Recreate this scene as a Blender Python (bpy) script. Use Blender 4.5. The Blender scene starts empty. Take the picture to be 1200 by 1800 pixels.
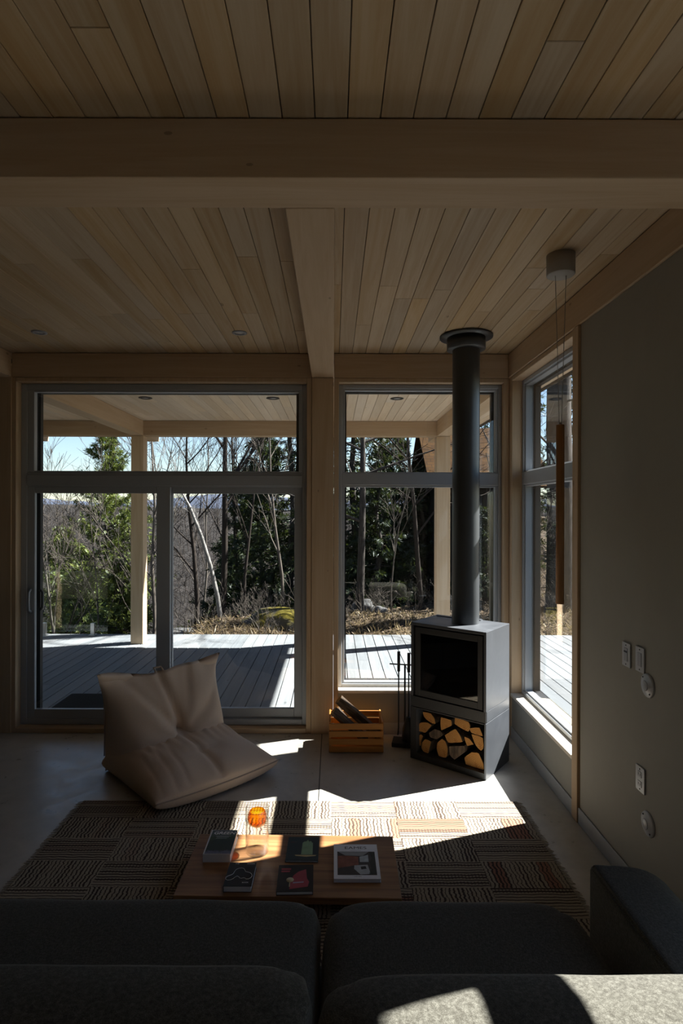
import bpy, bmesh, math, random
from mathutils import Vector, Matrix, noise as mnoise
import numpy as np

C = bpy.context.scene.collection
R = math.radians

# ------------------------------------------------------------------ materials
def new_mat(name):
    m = bpy.data.materials.new(name); m.use_nodes = True
    nt = m.node_tree; nt.nodes.clear()
    return m, nt

class NB:
    """small node-building helper"""
    def __init__(self, name):
        self.m, self.t = new_mat(name)
    def n(self, typ, **kw):
        nd = self.t.nodes.new(typ)
        for k, v in kw.items():
            if k in ('inputs',):
                for a, b in v.items(): self.set(nd, a, b)
            else: setattr(nd, k, v)
        return nd
    def set(self, nd, key, val):
        s = nd.inputs[key]
        if isinstance(val, bpy.types.NodeSocket): self.t.links.new(val, s)
        else:
            if isinstance(val, tuple) and len(val) == 3 and s.type == 'RGBA': val = val + (1,)
            s.default_value = val
    def math(self, op, a, b=None, c=None):
        nd = self.n('ShaderNodeMath', operation=op)
        for i, v in enumerate((a, b, c)):
            if v is not None: self.set(nd, i, v)
        return nd.outputs[0]
    def mix(self, f, a, b, mode='MIX'):
        nd = self.n('ShaderNodeMix', data_type='RGBA', blend_type=mode)
        self.set(nd, 'Factor', f); self.set(nd, 6, a); self.set(nd, 7, b)
        return nd.outputs[2]
    def noise(self, vec, scale, detail=4, rough=.55, dist=0, dim='3D'):
        nd = self.n('ShaderNodeTexNoise', noise_dimensions=dim)
        if vec is not None: self.set(nd, 'Vector', vec)
        self.set(nd, 'Scale', scale); self.set(nd, 'Detail', detail); self.set(nd, 'Roughness', rough); self.set(nd, 'Distortion', dist)
        return nd.outputs['Fac']
    def coord(self, which='Object'):
        return self.n('ShaderNodeTexCoord').outputs[which]
    def mapping(self, vec, scale=(1, 1, 1), loc=(0, 0, 0), rot=(0, 0, 0)):
        nd = self.n('ShaderNodeMapping')
        self.set(nd, 'Vector', vec); self.set(nd, 'Scale', scale); self.set(nd, 'Location', loc); self.set(nd, 'Rotation', rot)
        return nd.outputs[0]
    def ramp(self, f, stops):
        nd = self.n('ShaderNodeValToRGB'); self.set(nd, 0, f)
        e = nd.color_ramp.elements
        while len(e) < len(stops): e.new(.5)
        for q, (p, c) in zip(e, stops):
            q.position = p; q.color = tuple(c) + (1,) if len(c) == 3 else c
        return nd.outputs[0]
    def maprange(self, v, a, b, c=0, d=1, smooth=True):
        nd = self.n('ShaderNodeMapRange')
        if smooth: nd.interpolation_type = 'SMOOTHSTEP'
        for i, x in enumerate((v, a, b, c, d)): self.set(nd, i, x)
        return nd.outputs[0]
    def bump(self, h, strength=.2, dist=.01):
        nd = self.n('ShaderNodeBump'); self.set(nd, 'Strength', strength); self.set(nd, 'Distance', dist); self.set(nd, 'Height', h)
        return nd.outputs[0]
    def out(self, color, rough=.6, normal=None, metal=0, spec=.5, **kw):
        p = self.n('ShaderNodeBsdfPrincipled')
        self.set(p, 'Base Color', color); self.set(p, 'Roughness', rough); self.set(p, 'Metallic', metal); self.set(p, 'Specular IOR Level', spec)
        if normal is not None: self.set(p, 'Normal', normal)
        for k, v in kw.items(): self.set(p, k, v)
        o = self.n('ShaderNodeOutputMaterial'); self.t.links.new(p.outputs[0], o.inputs[0])
        return self.m
    def shader(self, s):
        o = self.n('ShaderNodeOutputMaterial'); self.t.links.new(s, o.inputs[0]); return self.m

def plain(name, col, rough=.6, metal=0, spec=.5, var=.12, scale=14, bump=0.0):
    b = NB(name); v = b.coord()
    f = b.noise(v, scale, 5)
    c = b.mix(f, tuple(x * (1 - var) for x in col), tuple(min(1, x * (1 + var)) for x in col))
    nrm = b.bump(b.noise(v, scale * 8, 3), bump, .002) if bump else None
    return b.out(c, rough, nrm, metal, spec)

def wood(name, light, dark, axis, island=False, knots=True, rough=.62, grain=1.0, warm=None, kscale=1.0, spec=.3):
    b = NB(name); v = b.coord()
    st = [9, 9, 9]; st[axis] = .55
    if island:
        ri = b.n('ShaderNodeNewGeometry').outputs['Random Per Island']
        off = b.n('ShaderNodeCombineXYZ'); b.set(off, 0, b.math('MULTIPLY', ri, 37.0)); b.set(off, 1, b.math('MULTIPLY', ri, 71.0)); b.set(off, 2, b.math('MULTIPLY', ri, 13.0))
        va = b.n('ShaderNodeVectorMath', operation='ADD'); b.set(va, 0, v); b.set(va, 1, off.outputs[0]); vv = va.outputs[0]
    else: vv = v
    g = b.noise(b.mapping(vv, tuple(st)), 1.4, 6, .6, 1.2)
    st2 = [90, 90, 90]; st2[axis] = 2.0
    fine = b.noise(b.mapping(vv, tuple(st2)), 1.0, 3, .6)
    f = b.maprange(b.math('ADD', b.math('MULTIPLY', g, .75), b.math('MULTIPLY', fine, .25)), .32, .68)
    c = b.mix(b.math('MULTIPLY', f, grain), light, dark)
    if island:
        wc = warm or dark
        c = b.mix(b.maprange(ri, .0, 1.0, .0, .6, False), c, b.mix(.5, c, wc))
        hv = b.n('ShaderNodeHueSaturation'); b.set(hv, 'Color', c)
        fr = b.math('FRACT', b.math('MULTIPLY', ri, 17.31)); b.set(hv, 'Value', b.maprange(fr, 0, 1, .88, 1.08, False))
        b.set(hv, 'Saturation', b.maprange(b.math('FRACT', b.math('MULTIPLY', ri, 7.77)), 0, 1, .82, 1.06, False))
        c = hv.outputs[0]
    if knots:
        ks = [5.0 * kscale] * 3; ks[axis] = 2.2 * kscale
        vo = b.n('ShaderNodeTexVoronoi'); b.set(vo, 'Vector', b.mapping(vv, tuple(ks))); b.set(vo, 'Scale', 1.0); b.set(vo, 'Randomness', 1.0)
        rr = b.n('ShaderNodeSeparateColor'); b.set(rr, 0, vo.outputs['Color'])
        rad = b.maprange(rr.outputs[0], .35, 1.0, .0, .085, False)
        k = b.math('LESS_THAN', vo.outputs['Distance'], rad)
        c = b.mix(b.math('MULTIPLY', k, .55), c, tuple(x * .35 for x in dark))
    return b.out(c, rough, b.bump(fine, .12, .002), 0, spec)

M = {}
M['timber_x'] = wood('timber_x', (.56, .42, .285), (.47, .33, .20), 0, grain=.8, kscale=1.7)
M['timber_y'] = wood('timber_y', (.56, .42, .285), (.47, .33, .20), 1, grain=.8, kscale=1.7)
M['timber_z'] = wood('timber_z', (.56, .42, .285), (.47, .33, .20), 2, grain=.8, kscale=1.7)
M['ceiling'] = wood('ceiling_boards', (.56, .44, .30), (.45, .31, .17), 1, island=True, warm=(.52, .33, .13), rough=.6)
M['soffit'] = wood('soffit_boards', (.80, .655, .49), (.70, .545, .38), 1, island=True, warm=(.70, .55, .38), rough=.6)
M['deck'] = wood('deck_boards', (.135, .148, .160), (.095, .106, .116), 1, island=True, warm=(.12, .12, .118), rough=.8, kscale=.8, spec=.2)
M['walnut'] = wood('table_walnut', (.37, .19, .08), (.18, .08, .032), 0, knots=False, rough=.42, spec=.4)
M['crate'] = wood('crate_pine', (.50, .225, .055), (.38, .16, .035), 0, knots=True, rough=.6)
M['pendant_wood'] = wood('pendant_wood', (.42, .22, .10), (.34, .17, .07), 2, knots=False, rough=.5)
M['shingle'] = None
M['frame'] = plain('window_vinyl', (.37, .39, .42), .42, var=.04)
M['frame_black'] = plain('frame_exterior_black', (.012, .012, .013), .5)
M['black'] = plain('black_steel', (.012, .012, .013), .45)
M['iron'] = plain('tool_iron', (.015, .015, .016), .5)
M['white_plastic'] = plain('white_plastic', (.46, .48, .52), .35, var=.02)
M['grey_plastic'] = plain('grey_plastic', (.34, .35, .39), .35, var=.02)
M['dark_hole'] = plain('dark_slot', (.01, .01, .01), .8)
M['baseboard'] = plain('baseboard_grey', (.36, .37, .38), .5, var=.05)
M['paper'] = plain('paper', (.80, .80, .80), .8, var=.05, scale=60)
M['dark_wall'] = plain('bounce_cut_wall', (.05, .042, .034), .7)  # kept dark so the unseen left wall returns little light
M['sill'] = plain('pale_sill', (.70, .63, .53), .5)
M['canopy'] = plain('canopy_grey', (.33, .31, .28), .55)
M['cable'] = plain('cable', (.35, .33, .30), .6)
M['steel'] = plain('brushed_steel', (.42, .42, .43), .35, 1.0)
M['lens'] = plain('lamp_lens', (.6, .58, .55), .4)
M['mat_rubber'] = plain('mat_rubber', (.008, .009, .010), .95, spec=.05, bump=.4)

def glass_mat(name, tint=(1, 1, 1), f0=.06, rough=0.0, power=5.0, edge=0.0, edgecol=(.3, .3, .3)):
    b = NB(name)
    lw = b.n('ShaderNodeLayerWeight'); b.set(lw, 'Blend', .5)
    fac = lw.outputs['Facing']
    fr = b.math('ADD', b.math('MULTIPLY', b.math('POWER', fac, power), 1 - f0), f0)
    col = tint if not edge else b.mix(b.math('POWER', fac, edge), tint, edgecol)
    tr = b.n('ShaderNodeBsdfTransparent'); b.set(tr, 0, col)
    gl = b.n('ShaderNodeBsdfGlossy'); b.set(gl, 'Roughness', rough); b.set(gl, 'Color', (1, 1, 1))
    mx = b.n('ShaderNodeMixShader'); b.set(mx, 0, fr)
    b.t.links.new(tr.outputs[0], mx.inputs[1]); b.t.links.new(gl.outputs[0], mx.inputs[2])
    return b.shader(mx.outputs[0])
M['glass'] = glass_mat('window_glass', (.97, .985, .98), .05)
M['rail_glass'] = glass_mat('railing_glass', (.93, .97, .96), .02)
M['tumbler'] = glass_mat('clear_glass', (.985, .985, .985), .04, edge=3.0, edgecol=(.62, .63, .62))
M['amber'] = glass_mat('amber_glass', (1.0, .72, .12), .05, edge=1.6, edgecol=(.75, .22, .01))
M['stove_glass'] = glass_mat('stove_glass', (.30, .29, .27), .05)

def _plaster():
    b = NB('wall_plaster'); v = b.coord()
    f = b.noise(v, 2.2, 6, .65, .6); g = b.noise(v, 14, 4)
    c = b.mix(f, (.26, .247, .215), (.335, .32, .28)); c = b.mix(b.math('MULTIPLY', g, .3), c, (.34, .33, .29))
    return b.out(c, .75, b.bump(b.noise(v, 30, 4), .08, .004))
M['plaster'] = _plaster()

def _concrete():
    b = NB('polished_concrete'); v = b.coord()
    f = b.noise(v, 1.1, 7, .68, .5); g = b.noise(v, 9, 5, .6)
    c = b.ramp(b.math('ADD', b.math('MULTIPLY', f, .7), b.math('MULTIPLY', g, .3)), [(.3, (.29, .275, .245)), (.5, (.43, .41, .37)), (.72, (.58, .555, .50))])
    xs = b.n('ShaderNodeSeparateXYZ'); b.set(xs, 0, v)
    d = b.math('ABSOLUTE', b.math('ADD', xs.outputs[0], .097))
    c = b.mix(b.math('LESS_THAN', d, .004), c, (.03, .03, .03))
    rg = b.maprange(g, .3, .7, .27, .42)
    return b.out(c, rg, b.bump(g, .04, .003), 0, .5)
M['concrete'] = _concrete()

def _fabric(name, a, c2, scale=500, bump=.35, lines=0, rough=.9, sheen=.2):
    b = NB(name); v = b.coord()
    wv = b.noise(b.mapping(v, (1, 1, 1)), scale, 2)
    big = b.noise(v, 9, 4)
    c = b.mix(b.maprange(wv, .35, .65), a, c2)
    c = b.mix(b.math('MULTIPLY', big, .25), c, tuple(x * .8 for x in a))
    return b.out(c, rough, b.bump(wv, bump, .002), 0, .2, **{'Sheen Weight': sheen})
M['chair_fabric'] = _fabric('chair_canvas', (.58, .455, .35), (.66, .525, .41), 420, .25)
M['piping'] = _fabric('chair_piping', (.34, .27, .22), (.42, .34, .28), 420, .25)

def _sofa():
    b = NB('sofa_tweed'); v = b.coord()
    w1 = b.noise(b.mapping(v, (420, 90, 420)), 1, 2); w2 = b.noise(b.mapping(v, (90, 420, 90)), 1, 2)
    w = b.math('MULTIPLY', b.math('ADD', w1, w2), .5)
    c = b.ramp(w, [(.36, (.036, .033, .026)), (.5, (.064, .061, .050)), (.64, (.11, .106, .09))])
    return b.out(c, .95, b.bump(w, .5, .003), 0, .15, **{'Sheen Weight': .1})
M['sofa'] = _sofa()

def _rug():
    b = NB('woven_rug'); v = b.coord()
    xs = b.n('ShaderNodeSeparateXYZ'); b.set(xs, 0, v); x, y = xs.outputs[0], xs.outputs[1]
    cx = b.math('FLOOR', b.math('DIVIDE', x, .415)); cy = b.math('FLOOR', b.math('DIVIDE', y, .2225))
    par = b.math('FLOORED_MODULO', b.math('ADD', cx, cy), 2.0)
    wob = b.noise(b.mapping(v, (9, 26, 1)), 1, 3, .6)
    wob2 = b.noise(b.mapping(v, (16, 8, 1)), 1, 2, .5)
    sa = b.math('ADD', b.math('MULTIPLY', x, 46.0), b.math('MULTIPLY', wob, 1.9))
    sb = b.math('ADD', b.math('MULTIPLY', y, 46.0), b.math('MULTIPLY', wob2, .7))
    s = b.n('ShaderNodeMix', data_type='FLOAT'); b.set(s, 0, par); b.set(s, 2, sa); b.set(s, 3, sb)
    s = s.outputs[0]
    wn = b.n('ShaderNodeTexWhiteNoise', noise_dimensions='2D')
    cv = b.n('ShaderNodeCombineXYZ'); b.set(cv, 0, b.math('FLOOR', s)); b.set(cv, 1, b.math('ADD', b.math('MULTIPLY', cx, 13.7), b.math('MULTIPLY', cy, 5.3)))
    b.set(wn, 'Vector', cv.outputs[0]); rnd = wn.outputs['Value']
    wave = b.math('ABSOLUTE', b.math('SUBTRACT', b.math('FRACT', s), .5))
    wd = b.maprange(rnd, 0, 1, .10, .27, False)
    dark = b.maprange(b.math('SUBTRACT', wave, wd), -.05, .05, 1, 0)
    beige = b.mix(b.noise(v, 70, 3), (.27, .225, .165), (.40, .35, .27))
    wn2 = b.n('ShaderNodeTexWhiteNoise', noise_dimensions='2D')
    cv2 = b.n('ShaderNodeCombineXYZ'); b.set(cv2, 0, b.math('FLOOR', b.math('MULTIPLY', s, .34))); b.set(cv2, 1, b.math('ADD', cx, b.math('MULTIPLY', cy, 3.3)))
    b.set(wn2, 'Vector', cv2.outputs[0])
    red = b.math('MULTIPLY', b.math('GREATER_THAN', wn2.outputs['Value'], .88), b.maprange(x, .3, 2.0, .25, 1))
    beige = b.mix(b.math('MULTIPLY', red, .75), beige, (.27, .10, .06))
    tick = b.math('GREATER_THAN', b.math('FRACT', b.math('MULTIPLY', x, 55.0)), .62)
    tk = b.math('MULTIPLY', b.math('MULTIPLY', par, tick), b.math('GREATER_THAN', rnd, .7))
    beige = b.mix(b.math('MULTIPLY', tk, .7), beige, (.05, .035, .03))
    c = b.mix(dark, beige, (.055, .038, .03))
    h = b.math('ADD', b.math('MULTIPLY', dark, -.6), b.noise(v, 300, 2))
    return b.out(c, .95, b.bump(h, .4, .003), 0, .15)
M['rug'] = _rug()
M['fringe'] = plain('rug_fringe', (.40, .35, .27), .95)

def _stove_metal():
    b = NB('stove_steel'); v = b.coord()
    f = b.noise(v, 5, 5, .6, .4); s = b.noise(b.mapping(v, (60, 60, 4)), 1, 4)
    c = b.mix(f, (.068, .074, .085), (.092, .099, .112))
    c = b.mix(b.math('GREATER_THAN', b.noise(v, 26, 6, .7), .70), c, (.20, .205, .21))
    return b.out(c, b.maprange(f, .3, .7, .34, .46), b.bump(s, .03, .002), .35, .5)
M['stove'] = _stove_metal()
M['stove_shaded'] = plain('stove_front_shaded', (.02, .02, .02), .5)  # darker steel for the stove front, its shade put into the colour
M['pipe'] = plain('pipe_grey', (.045, .05, .055), .38, 0, .6)
M['firebrick'] = plain('firebox_brick', (.10, .085, .07), .9, scale=8, var=.35)
M['ash'] = plain('ash', (.25, .24, .23), .95, scale=30, var=.4, bump=.6)

def _logend():
    b = NB('split_wood_face'); v = b.coord()
    d = b.n('ShaderNodeVectorMath', operation='LENGTH'); b.set(d, 0, v)
    ring = b.n('ShaderNodeTexWave', wave_type='RINGS', rings_direction='Y'); b.set(ring, 'Vector', v); b.set(ring, 'Scale', 26); b.set(ring, 'Distortion', 4); b.set(ring, 'Detail', 3)
    c = b.mix(ring.outputs['Fac'], (.33, .145, .036), (.43, .22, .075))
    c = b.mix(b.maprange(b.noise(v, 22, 5, .7), .52, .75), c, (.22, .08, .02))
    return b.out(c, .85, b.bump(b.noise(v, 60, 4), .4, .004), 0, .1)
M['log_face'] = _logend()
def _bark(name, a, c2):
    b = NB(name); v = b.coord()
    f = b.noise(b.mapping(v, (30, 30, 6)), 1, 6, .65, .6)
    return b.out(b.mix(b.maprange(f, .35, .65), a, c2), .9, b.bump(f, .7, .01), 0, .2)
M['log_bark'] = _bark('log_bark', (.055, .04, .03), (.16, .11, .075))
M['trunk'] = _bark('trunk_bark', (.02, .017, .015), (.06, .052, .046))
M['twig'] = plain('bare_twigs', (.085, .074, .064), .95, spec=.05, scale=3, var=.3)
M['twig_dark'] = plain('dark_twigs', (.03, .025, .022), .95, spec=.05, scale=3, var=.3)
M['far_twig'] = plain('distant_twigs', (.03, .026, .024), .95, spec=.03, scale=.05, var=.4)
M['birch'] = _bark('birch_bark', (.14, .13, .12), (.24, .235, .225))

def _leaf(name, a, c2, c3):
    b = NB(name); ri = b.n('ShaderNodeNewGeometry').outputs['Random Per Island']
    c = b.ramp(ri, [(0, a), (.5, c2), (1, c3)])
    d = b.n('ShaderNodeBsdfDiffuse'); b.set(d, 0, c)
    t = b.n('ShaderNodeBsdfTranslucent'); b.set(t, 0, b.mix(.35, c, (.07, .09, .012)))
    g = b.n('ShaderNodeBsdfGlossy'); b.set(g, 'Roughness', .45); b.set(g, 'Color', (.35, .38, .38))
    m1 = b.n('ShaderNodeMixShader'); b.set(m1, 0, .25); b.t.links.new(d.outputs[0], m1.inputs[1]); b.t.links.new(t.outputs[0], m1.inputs[2])
    m2 = b.n('ShaderNodeMixShader'); b.set(m2, 0, .05); b.t.links.new(m1.outputs[0], m2.inputs[1]); b.t.links.new(g.outputs[0], m2.inputs[2])
    return b.shader(m2.outputs[0])
M['cedar'] = _leaf('cedar_leaves', (.035, .052, .012), (.08, .105, .02), (.16, .18, .045))
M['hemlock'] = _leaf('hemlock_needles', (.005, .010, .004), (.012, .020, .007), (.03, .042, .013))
M['dry_grass'] = _leaf('dry_grass', (.15, .105, .058), (.26, .19, .105), (.36, .28, .17))
M['litter'] = _leaf('leaf_litter', (.04, .026, .016), (.10, .068, .043), (.20, .15, .10))

def _ground():
    b = NB('forest_floor'); v = b.coord()
    f = b.noise(v, .9, 8, .7); g = b.noise(v, 9, 6, .7)
    c = b.ramp(b.math('ADD', b.math('MULTIPLY', f, .45), b.math('MULTIPLY', g, .55)), [(.32, (.016, .012, .009)), (.48, (.042, .031, .021)), (.62, (.085, .062, .04)), (.75, (.12, .094, .066))])
    return b.out(c, .95, b.bump(g, .8, .08), 0, .1)
M['ground'] = _ground()
def _hill():
    b = NB('bare_hillside'); v = b.coord()
    f = b.noise(b.mapping(v, (.25, .25, .12)), 1, 8, .75)
    c = b.ramp(f, [(.3, (.006, .0055, .005)), (.5, (.016, .014, .013)), (.7, (.03, .026, .024))])
    return b.out(c, .95, None, 0, .1)
M['hill'] = _hill()
M['far_hill'] = plain('haze_blue_ridge', (.05, .06, .085), .95, spec=.03, scale=.05, var=.2)  # blue of distant haze mixed into the ridge's base colour
def _rock():
    b = NB('mossy_rock'); v = b.coord()
    f = b.noise(v, 6, 7, .65); g = b.noise(v, 2.2, 4)
    c = b.mix(f, (.05, .047, .043), (.10, .095, .088))
    nz = b.n('ShaderNodeSeparateXYZ'); b.set(nz, 0, b.n('ShaderNodeNewGeometry').outputs['Normal'])
    mo = b.math('MULTIPLY', b.maprange(g, .34, .50), b.maprange(nz.outputs[2], .2, .6))
    c = b.mix(mo, c, b.mix(b.noise(v, 40, 4), (.06, .052, .008), (.13, .105, .018)))
    return b.out(c, .92, b.bump(f, .6, .03), 0, .1)
M['rock'] = _rock()
M['stone'] = plain('pale_stone', (.09, .09, .09), .95, spec=.05, scale=5, var=.4, bump=.5)
def _shingle():
    b = NB('cedar_shingles'); v = b.coord()
    br = b.n('ShaderNodeTexBrick'); b.set(br, 'Vector', b.mapping(v, (1, 1, 1))); b.set(br, 'Scale', 1); b.set(br, 'Brick Width', .22); b.set(br, 'Row Height', .13)
    b.set(br, 'Mortar Size', .006); b.set(br, 'Color1', (.05, .026, .009)); b.set(br, 'Color2', (.03, .015, .006)); b.set(br, 'Mortar', (.015, .01, .007))
    return b.out(br.outputs[0], .9, b.bump(br.outputs[1], -.6, .02), 0, .04)
M['shingle'] = _shingle()
M['shed_wall'] = plain('shed_dark_boards', (.02, .018, .016), .95, spec=.05)

# ------------------------------------------------------------------ mesh helpers
class MB:
    def __init__(self): self.bm = bmesh.new()
    def box(self, x0, x1, y0, y1, z0, z1, mi=0):
        bm = self.bm
        v = [bm.verts.new(p) for p in ((x0, y0, z0), (x1, y0, z0), (x1, y1, z0), (x0, y1, z0), (x0, y0, z1), (x1, y0, z1), (x1, y1, z1), (x0, y1, z1))]
        for q in ((0, 3, 2, 1), (4, 5, 6, 7), (0, 1, 5, 4), (1, 2, 6, 5), (2, 3, 7, 6), (3, 0, 4, 7)):
            f = bm.faces.new([v[i] for i in q]); f.material_index = mi
        return self
    def tube(self, pts, rad, n=8, caps=True, mi=0):
        bm = self.bm; pts = [Vector(p) for p in pts]
        if not hasattr(rad, '__len__'): rad = [rad] * len(pts)
        rings = []
        for i, p in enumerate(pts):
            t = (pts[min(i + 1, len(pts) - 1)] - pts[max(i - 1, 0)]).normalized()
            a = t.orthogonal().normalized() if i == 0 else (pa - t * pa.dot(t)).normalized()
            pa = a; bb = t.cross(a)
            rings.append([bm.verts.new(p + (a * math.cos(2 * math.pi * k / n) + bb * math.sin(2 * math.pi * k / n)) * rad[i]) for k in range(n)])
        for r0, r1 in zip(rings, rings[1:]):
            for k in range(n):
                f = bm.faces.new((r0[k], r0[(k + 1) % n], r1[(k + 1) % n], r1[k])); f.material_index = mi; f.smooth = True
        if caps:
            f = bm.faces.new(rings[0][::-1]); f.material_index = mi
            f = bm.faces.new(rings[-1]); f.material_index = mi
        return self
    def lathe(self, prof, cx=0, cy=0, n=32, mi=0):
        bm = self.bm; rings = []
        for r, z in prof:
            if r < 1e-5: rings.append([bm.verts.new((cx, cy, z))])
            else: rings.append([bm.verts.new((cx + r * math.cos(2 * math.pi * k / n), cy + r * math.sin(2 * math.pi * k / n), z)) for k in range(n)])
        for a, b in zip(rings, rings[1:]):
            for k in range(n):
                k2 = (k + 1) % n
                if len(a) == 1 and len(b) == 1: continue
                if len(a) == 1: vs = (a[0], b[k2], b[k])
                elif len(b) == 1: vs = (a[k], a[k2], b[0])
                else: vs = (a[k], a[k2], b[k2], b[k])
                f = bm.faces.new(vs); f.smooth = True; f.material_index = mi
        return self
    def prism(self, poly, axis, d0, d1, mi=0, mi_cap=None):
        """poly in the plane of the two other axes, extruded along axis"""
        bm = self.bm
        def P(a, b, d):
            return (d, a, b) if axis == 0 else (a, d, b) if axis == 1 else (a, b, d)
        A = [bm.verts.new(P(a, b, d0)) for a, b in poly]; B = [bm.verts.new(P(a, b, d1)) for a, b in poly]
        n = len(poly)
        for i in range(n):
            f = bm.faces.new((A[i], A[(i + 1) % n], B[(i + 1) % n], B[i])); f.material_index = mi
        for vs in (A[::-1], B):
            f = bm.faces.new(vs); f.material_index = mi if mi_cap is None else mi_cap
        return self
    def build(self, name, mat, parent=None, loc=None, bevel=0, smooth=False, segs=2):
        bmesh.ops.recalc_face_normals(self.bm, faces=self.bm.faces)
        if bevel:
            es = [e for e in self.bm.edges if len(e.link_faces) == 2 and e.calc_face_angle(0) > .5]
            bmesh.ops.bevel(self.bm, geom=es, offset=bevel, segments=segs, profile=.6, affect='EDGES')
        me = bpy.data.meshes.new(name); self.bm.to_mesh(me); self.bm.free()
        if smooth:
            for p in me.polygons: p.use_smooth = True
        for m in (mat if isinstance(mat, (list, tuple)) else [mat]): me.materials.append(m)
        return link(name, me, parent, loc)

def link(name, me, parent=None, loc=None):
    o = bpy.data.objects.new(name, me); C.objects.link(o)
    if parent: o.parent = parent
    if loc: o.location = loc
    return o
def raw(name, verts, faces, mat, parent=None, smooth=False):
    me = bpy.data.meshes.new(name); me.from_pydata(verts, [], faces); me.update()
    if smooth: me.polygons.foreach_set('use_smooth', [True] * len(me.polygons))
    for m in (mat if isinstance(mat, (list, tuple)) else [mat]): me.materials.append(m)
    return link(name, me, parent)
def tag(o, label, cat, group=None, kind=None):
    o['label'] = label; o['category'] = cat
    if group: o['group'] = group
    if kind: o['kind'] = kind
    return o
def thing(name, label, cat, loc=(0, 0, 0), rz=0, group=None):
    o = bpy.data.objects.new(name, None); C.objects.link(o); o.empty_display_size = .1
    o.location = loc; o.rotation_euler = (0, 0, rz)
    return tag(o, label, cat, group)
def struct(o, label=None, cat=None):
    o['kind'] = 'structure'
    if label: o['label'] = label
    if cat: o['category'] = cat
    return o
def B(*a): return MB().box(*a)
def copy_tree(o, parent=None):
    c = o.copy(); C.objects.link(c)
    if parent: c.parent = parent
    for ch in list(o.children): copy_tree(ch, c)
    return c

# ------------------------------------------------------------------ room dimensions
HC = 3.347          # ceiling
HB = 3.131          # underside of beams
YW = 5.03           # inner face of window wall
XW = 1.55           # inner face of right wall
G = .002

# floor, walls
struct(B(-3.2, 1.77, -4.2, YW + .22, -.2, 0).build('floor', M['concrete']), 'dark polished concrete floor with a saw-cut joint', 'floor')

m = MB()
m.box(.0 + .045, 1.50, YW, YW + .22, 0, .358)           # below window
struct(m.build('wall_back', M['plaster']), 'plaster window wall with low panel under the window', 'wall')
m = MB()
m.box(-3.02, -2.83, YW - .01, YW + .22, 0, HB)
m.box(-2.83, -2.793, YW, YW + .22, 0, HB - G)
m.box(-.237, -.192 - G, YW, YW + .22, 0, HB - G)
m.box(G, .045, YW, YW + .22, 0, HB - G)
m.box(1.50, 1.545, YW, YW + .22, 0, HB - G)
m.box(-2.793, -.237, YW, YW + .22, 3.092, HB - G)
m.box(.045, 1.50, YW, YW + .22, 3.092, HB - G)
struct(m.build('trim_1', M['timber_z'], bevel=.003, segs=1), 'pale wood casings around the door and the window', 'trim')
struct(B(-2.793, -.237, YW - .004, YW + .22, 0, .042).build('trim_2', M['timber_x'], bevel=.003, segs=1), 'wood threshold board under the sliding door', 'trim')
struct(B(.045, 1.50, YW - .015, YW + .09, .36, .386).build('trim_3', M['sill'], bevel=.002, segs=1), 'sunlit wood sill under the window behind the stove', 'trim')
struct(B(-.192, 0, YW - .01, YW + .22, 0, HB - G).build('timber_post', M['timber_z'], bevel=.004), 'square pale timber post between door and window', 'post')
# right wall with two window openings: Y 3.674..4.96 (visible) and Y .85..1.92
ZS, ZT = .36, 3.092
m = MB()
for (y0, y1) in ((-4.2, -1.2), (-.80, .85), (1.92, 3.589)): m.box(XW, XW + .22, y0, y1, 0, HB)
for (y0, y1) in ((-1.2, -.80), (.85, 1.92), (3.674, 4.955)):
    m.box(XW, XW + .22, y0, y1, 0, ZS)
struct(m.build('wall_right', M['plaster']), 'dim grey plaster wall with a tall window', 'wall')
m = MB()
m.box(XW - .018, XW + .22, 3.592, 3.674, 0, HB - G)
m.box(XW - .005, XW + .22, 4.955, YW + .22, 0, HB - G)
m.box(XW - .005, XW + .22, 3.674, 4.955, ZT, HB - G)
m.box(XW, XW + .22, .85, 1.92, ZT, HB - G); m.box(XW, XW + .22, -1.2, -.80, ZT, HB - G)
struct(m.build('trim_4', M['timber_z'], bevel=.003, segs=1), 'wood casing around the right wall window', 'trim')
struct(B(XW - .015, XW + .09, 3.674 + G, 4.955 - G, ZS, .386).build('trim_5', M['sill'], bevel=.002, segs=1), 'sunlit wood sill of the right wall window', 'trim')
struct(B(XW - .012, XW - G, -4.2, 3.588, 0, .10).build('baseboard_right', M['baseboard'], bevel=.003, segs=1), 'grey baseboard along right wall', 'baseboard')
struct(B(XW - .012, XW - G, 3.68, 4.95, 0, .10).build('baseboard_window', M['baseboard'], bevel=.003, segs=1), 'grey baseboard under right wall window', 'baseboard')
struct(B(.05, 1.49, YW - .012, YW - G, 0, .10).build('baseboard_back', M['baseboard'], bevel=.003, segs=1), 'grey baseboard under window behind the stove', 'baseboard')
struct(B(-3.2, -3.025, -4.2, YW + .22, 0, HB - G).build('wall_left', M['dark_wall']), 'unseen dark wall set close to cut bounced light on the left', 'wall')  # out of view, placed and darkened to block bounce on the left
struct(B(-3.2, 1.77, -4.4, -4.2, 0, HC).build('wall_behind', M['plaster']), 'plaster wall behind the sofa', 'wall')

struct(B(-3.2, -2.83, -4.2, 2.018, HB, HC - .006).build('ceiling_beam', M['timber_y'], bevel=.005), 'beam along the top of the left wall', 'beam')
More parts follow.
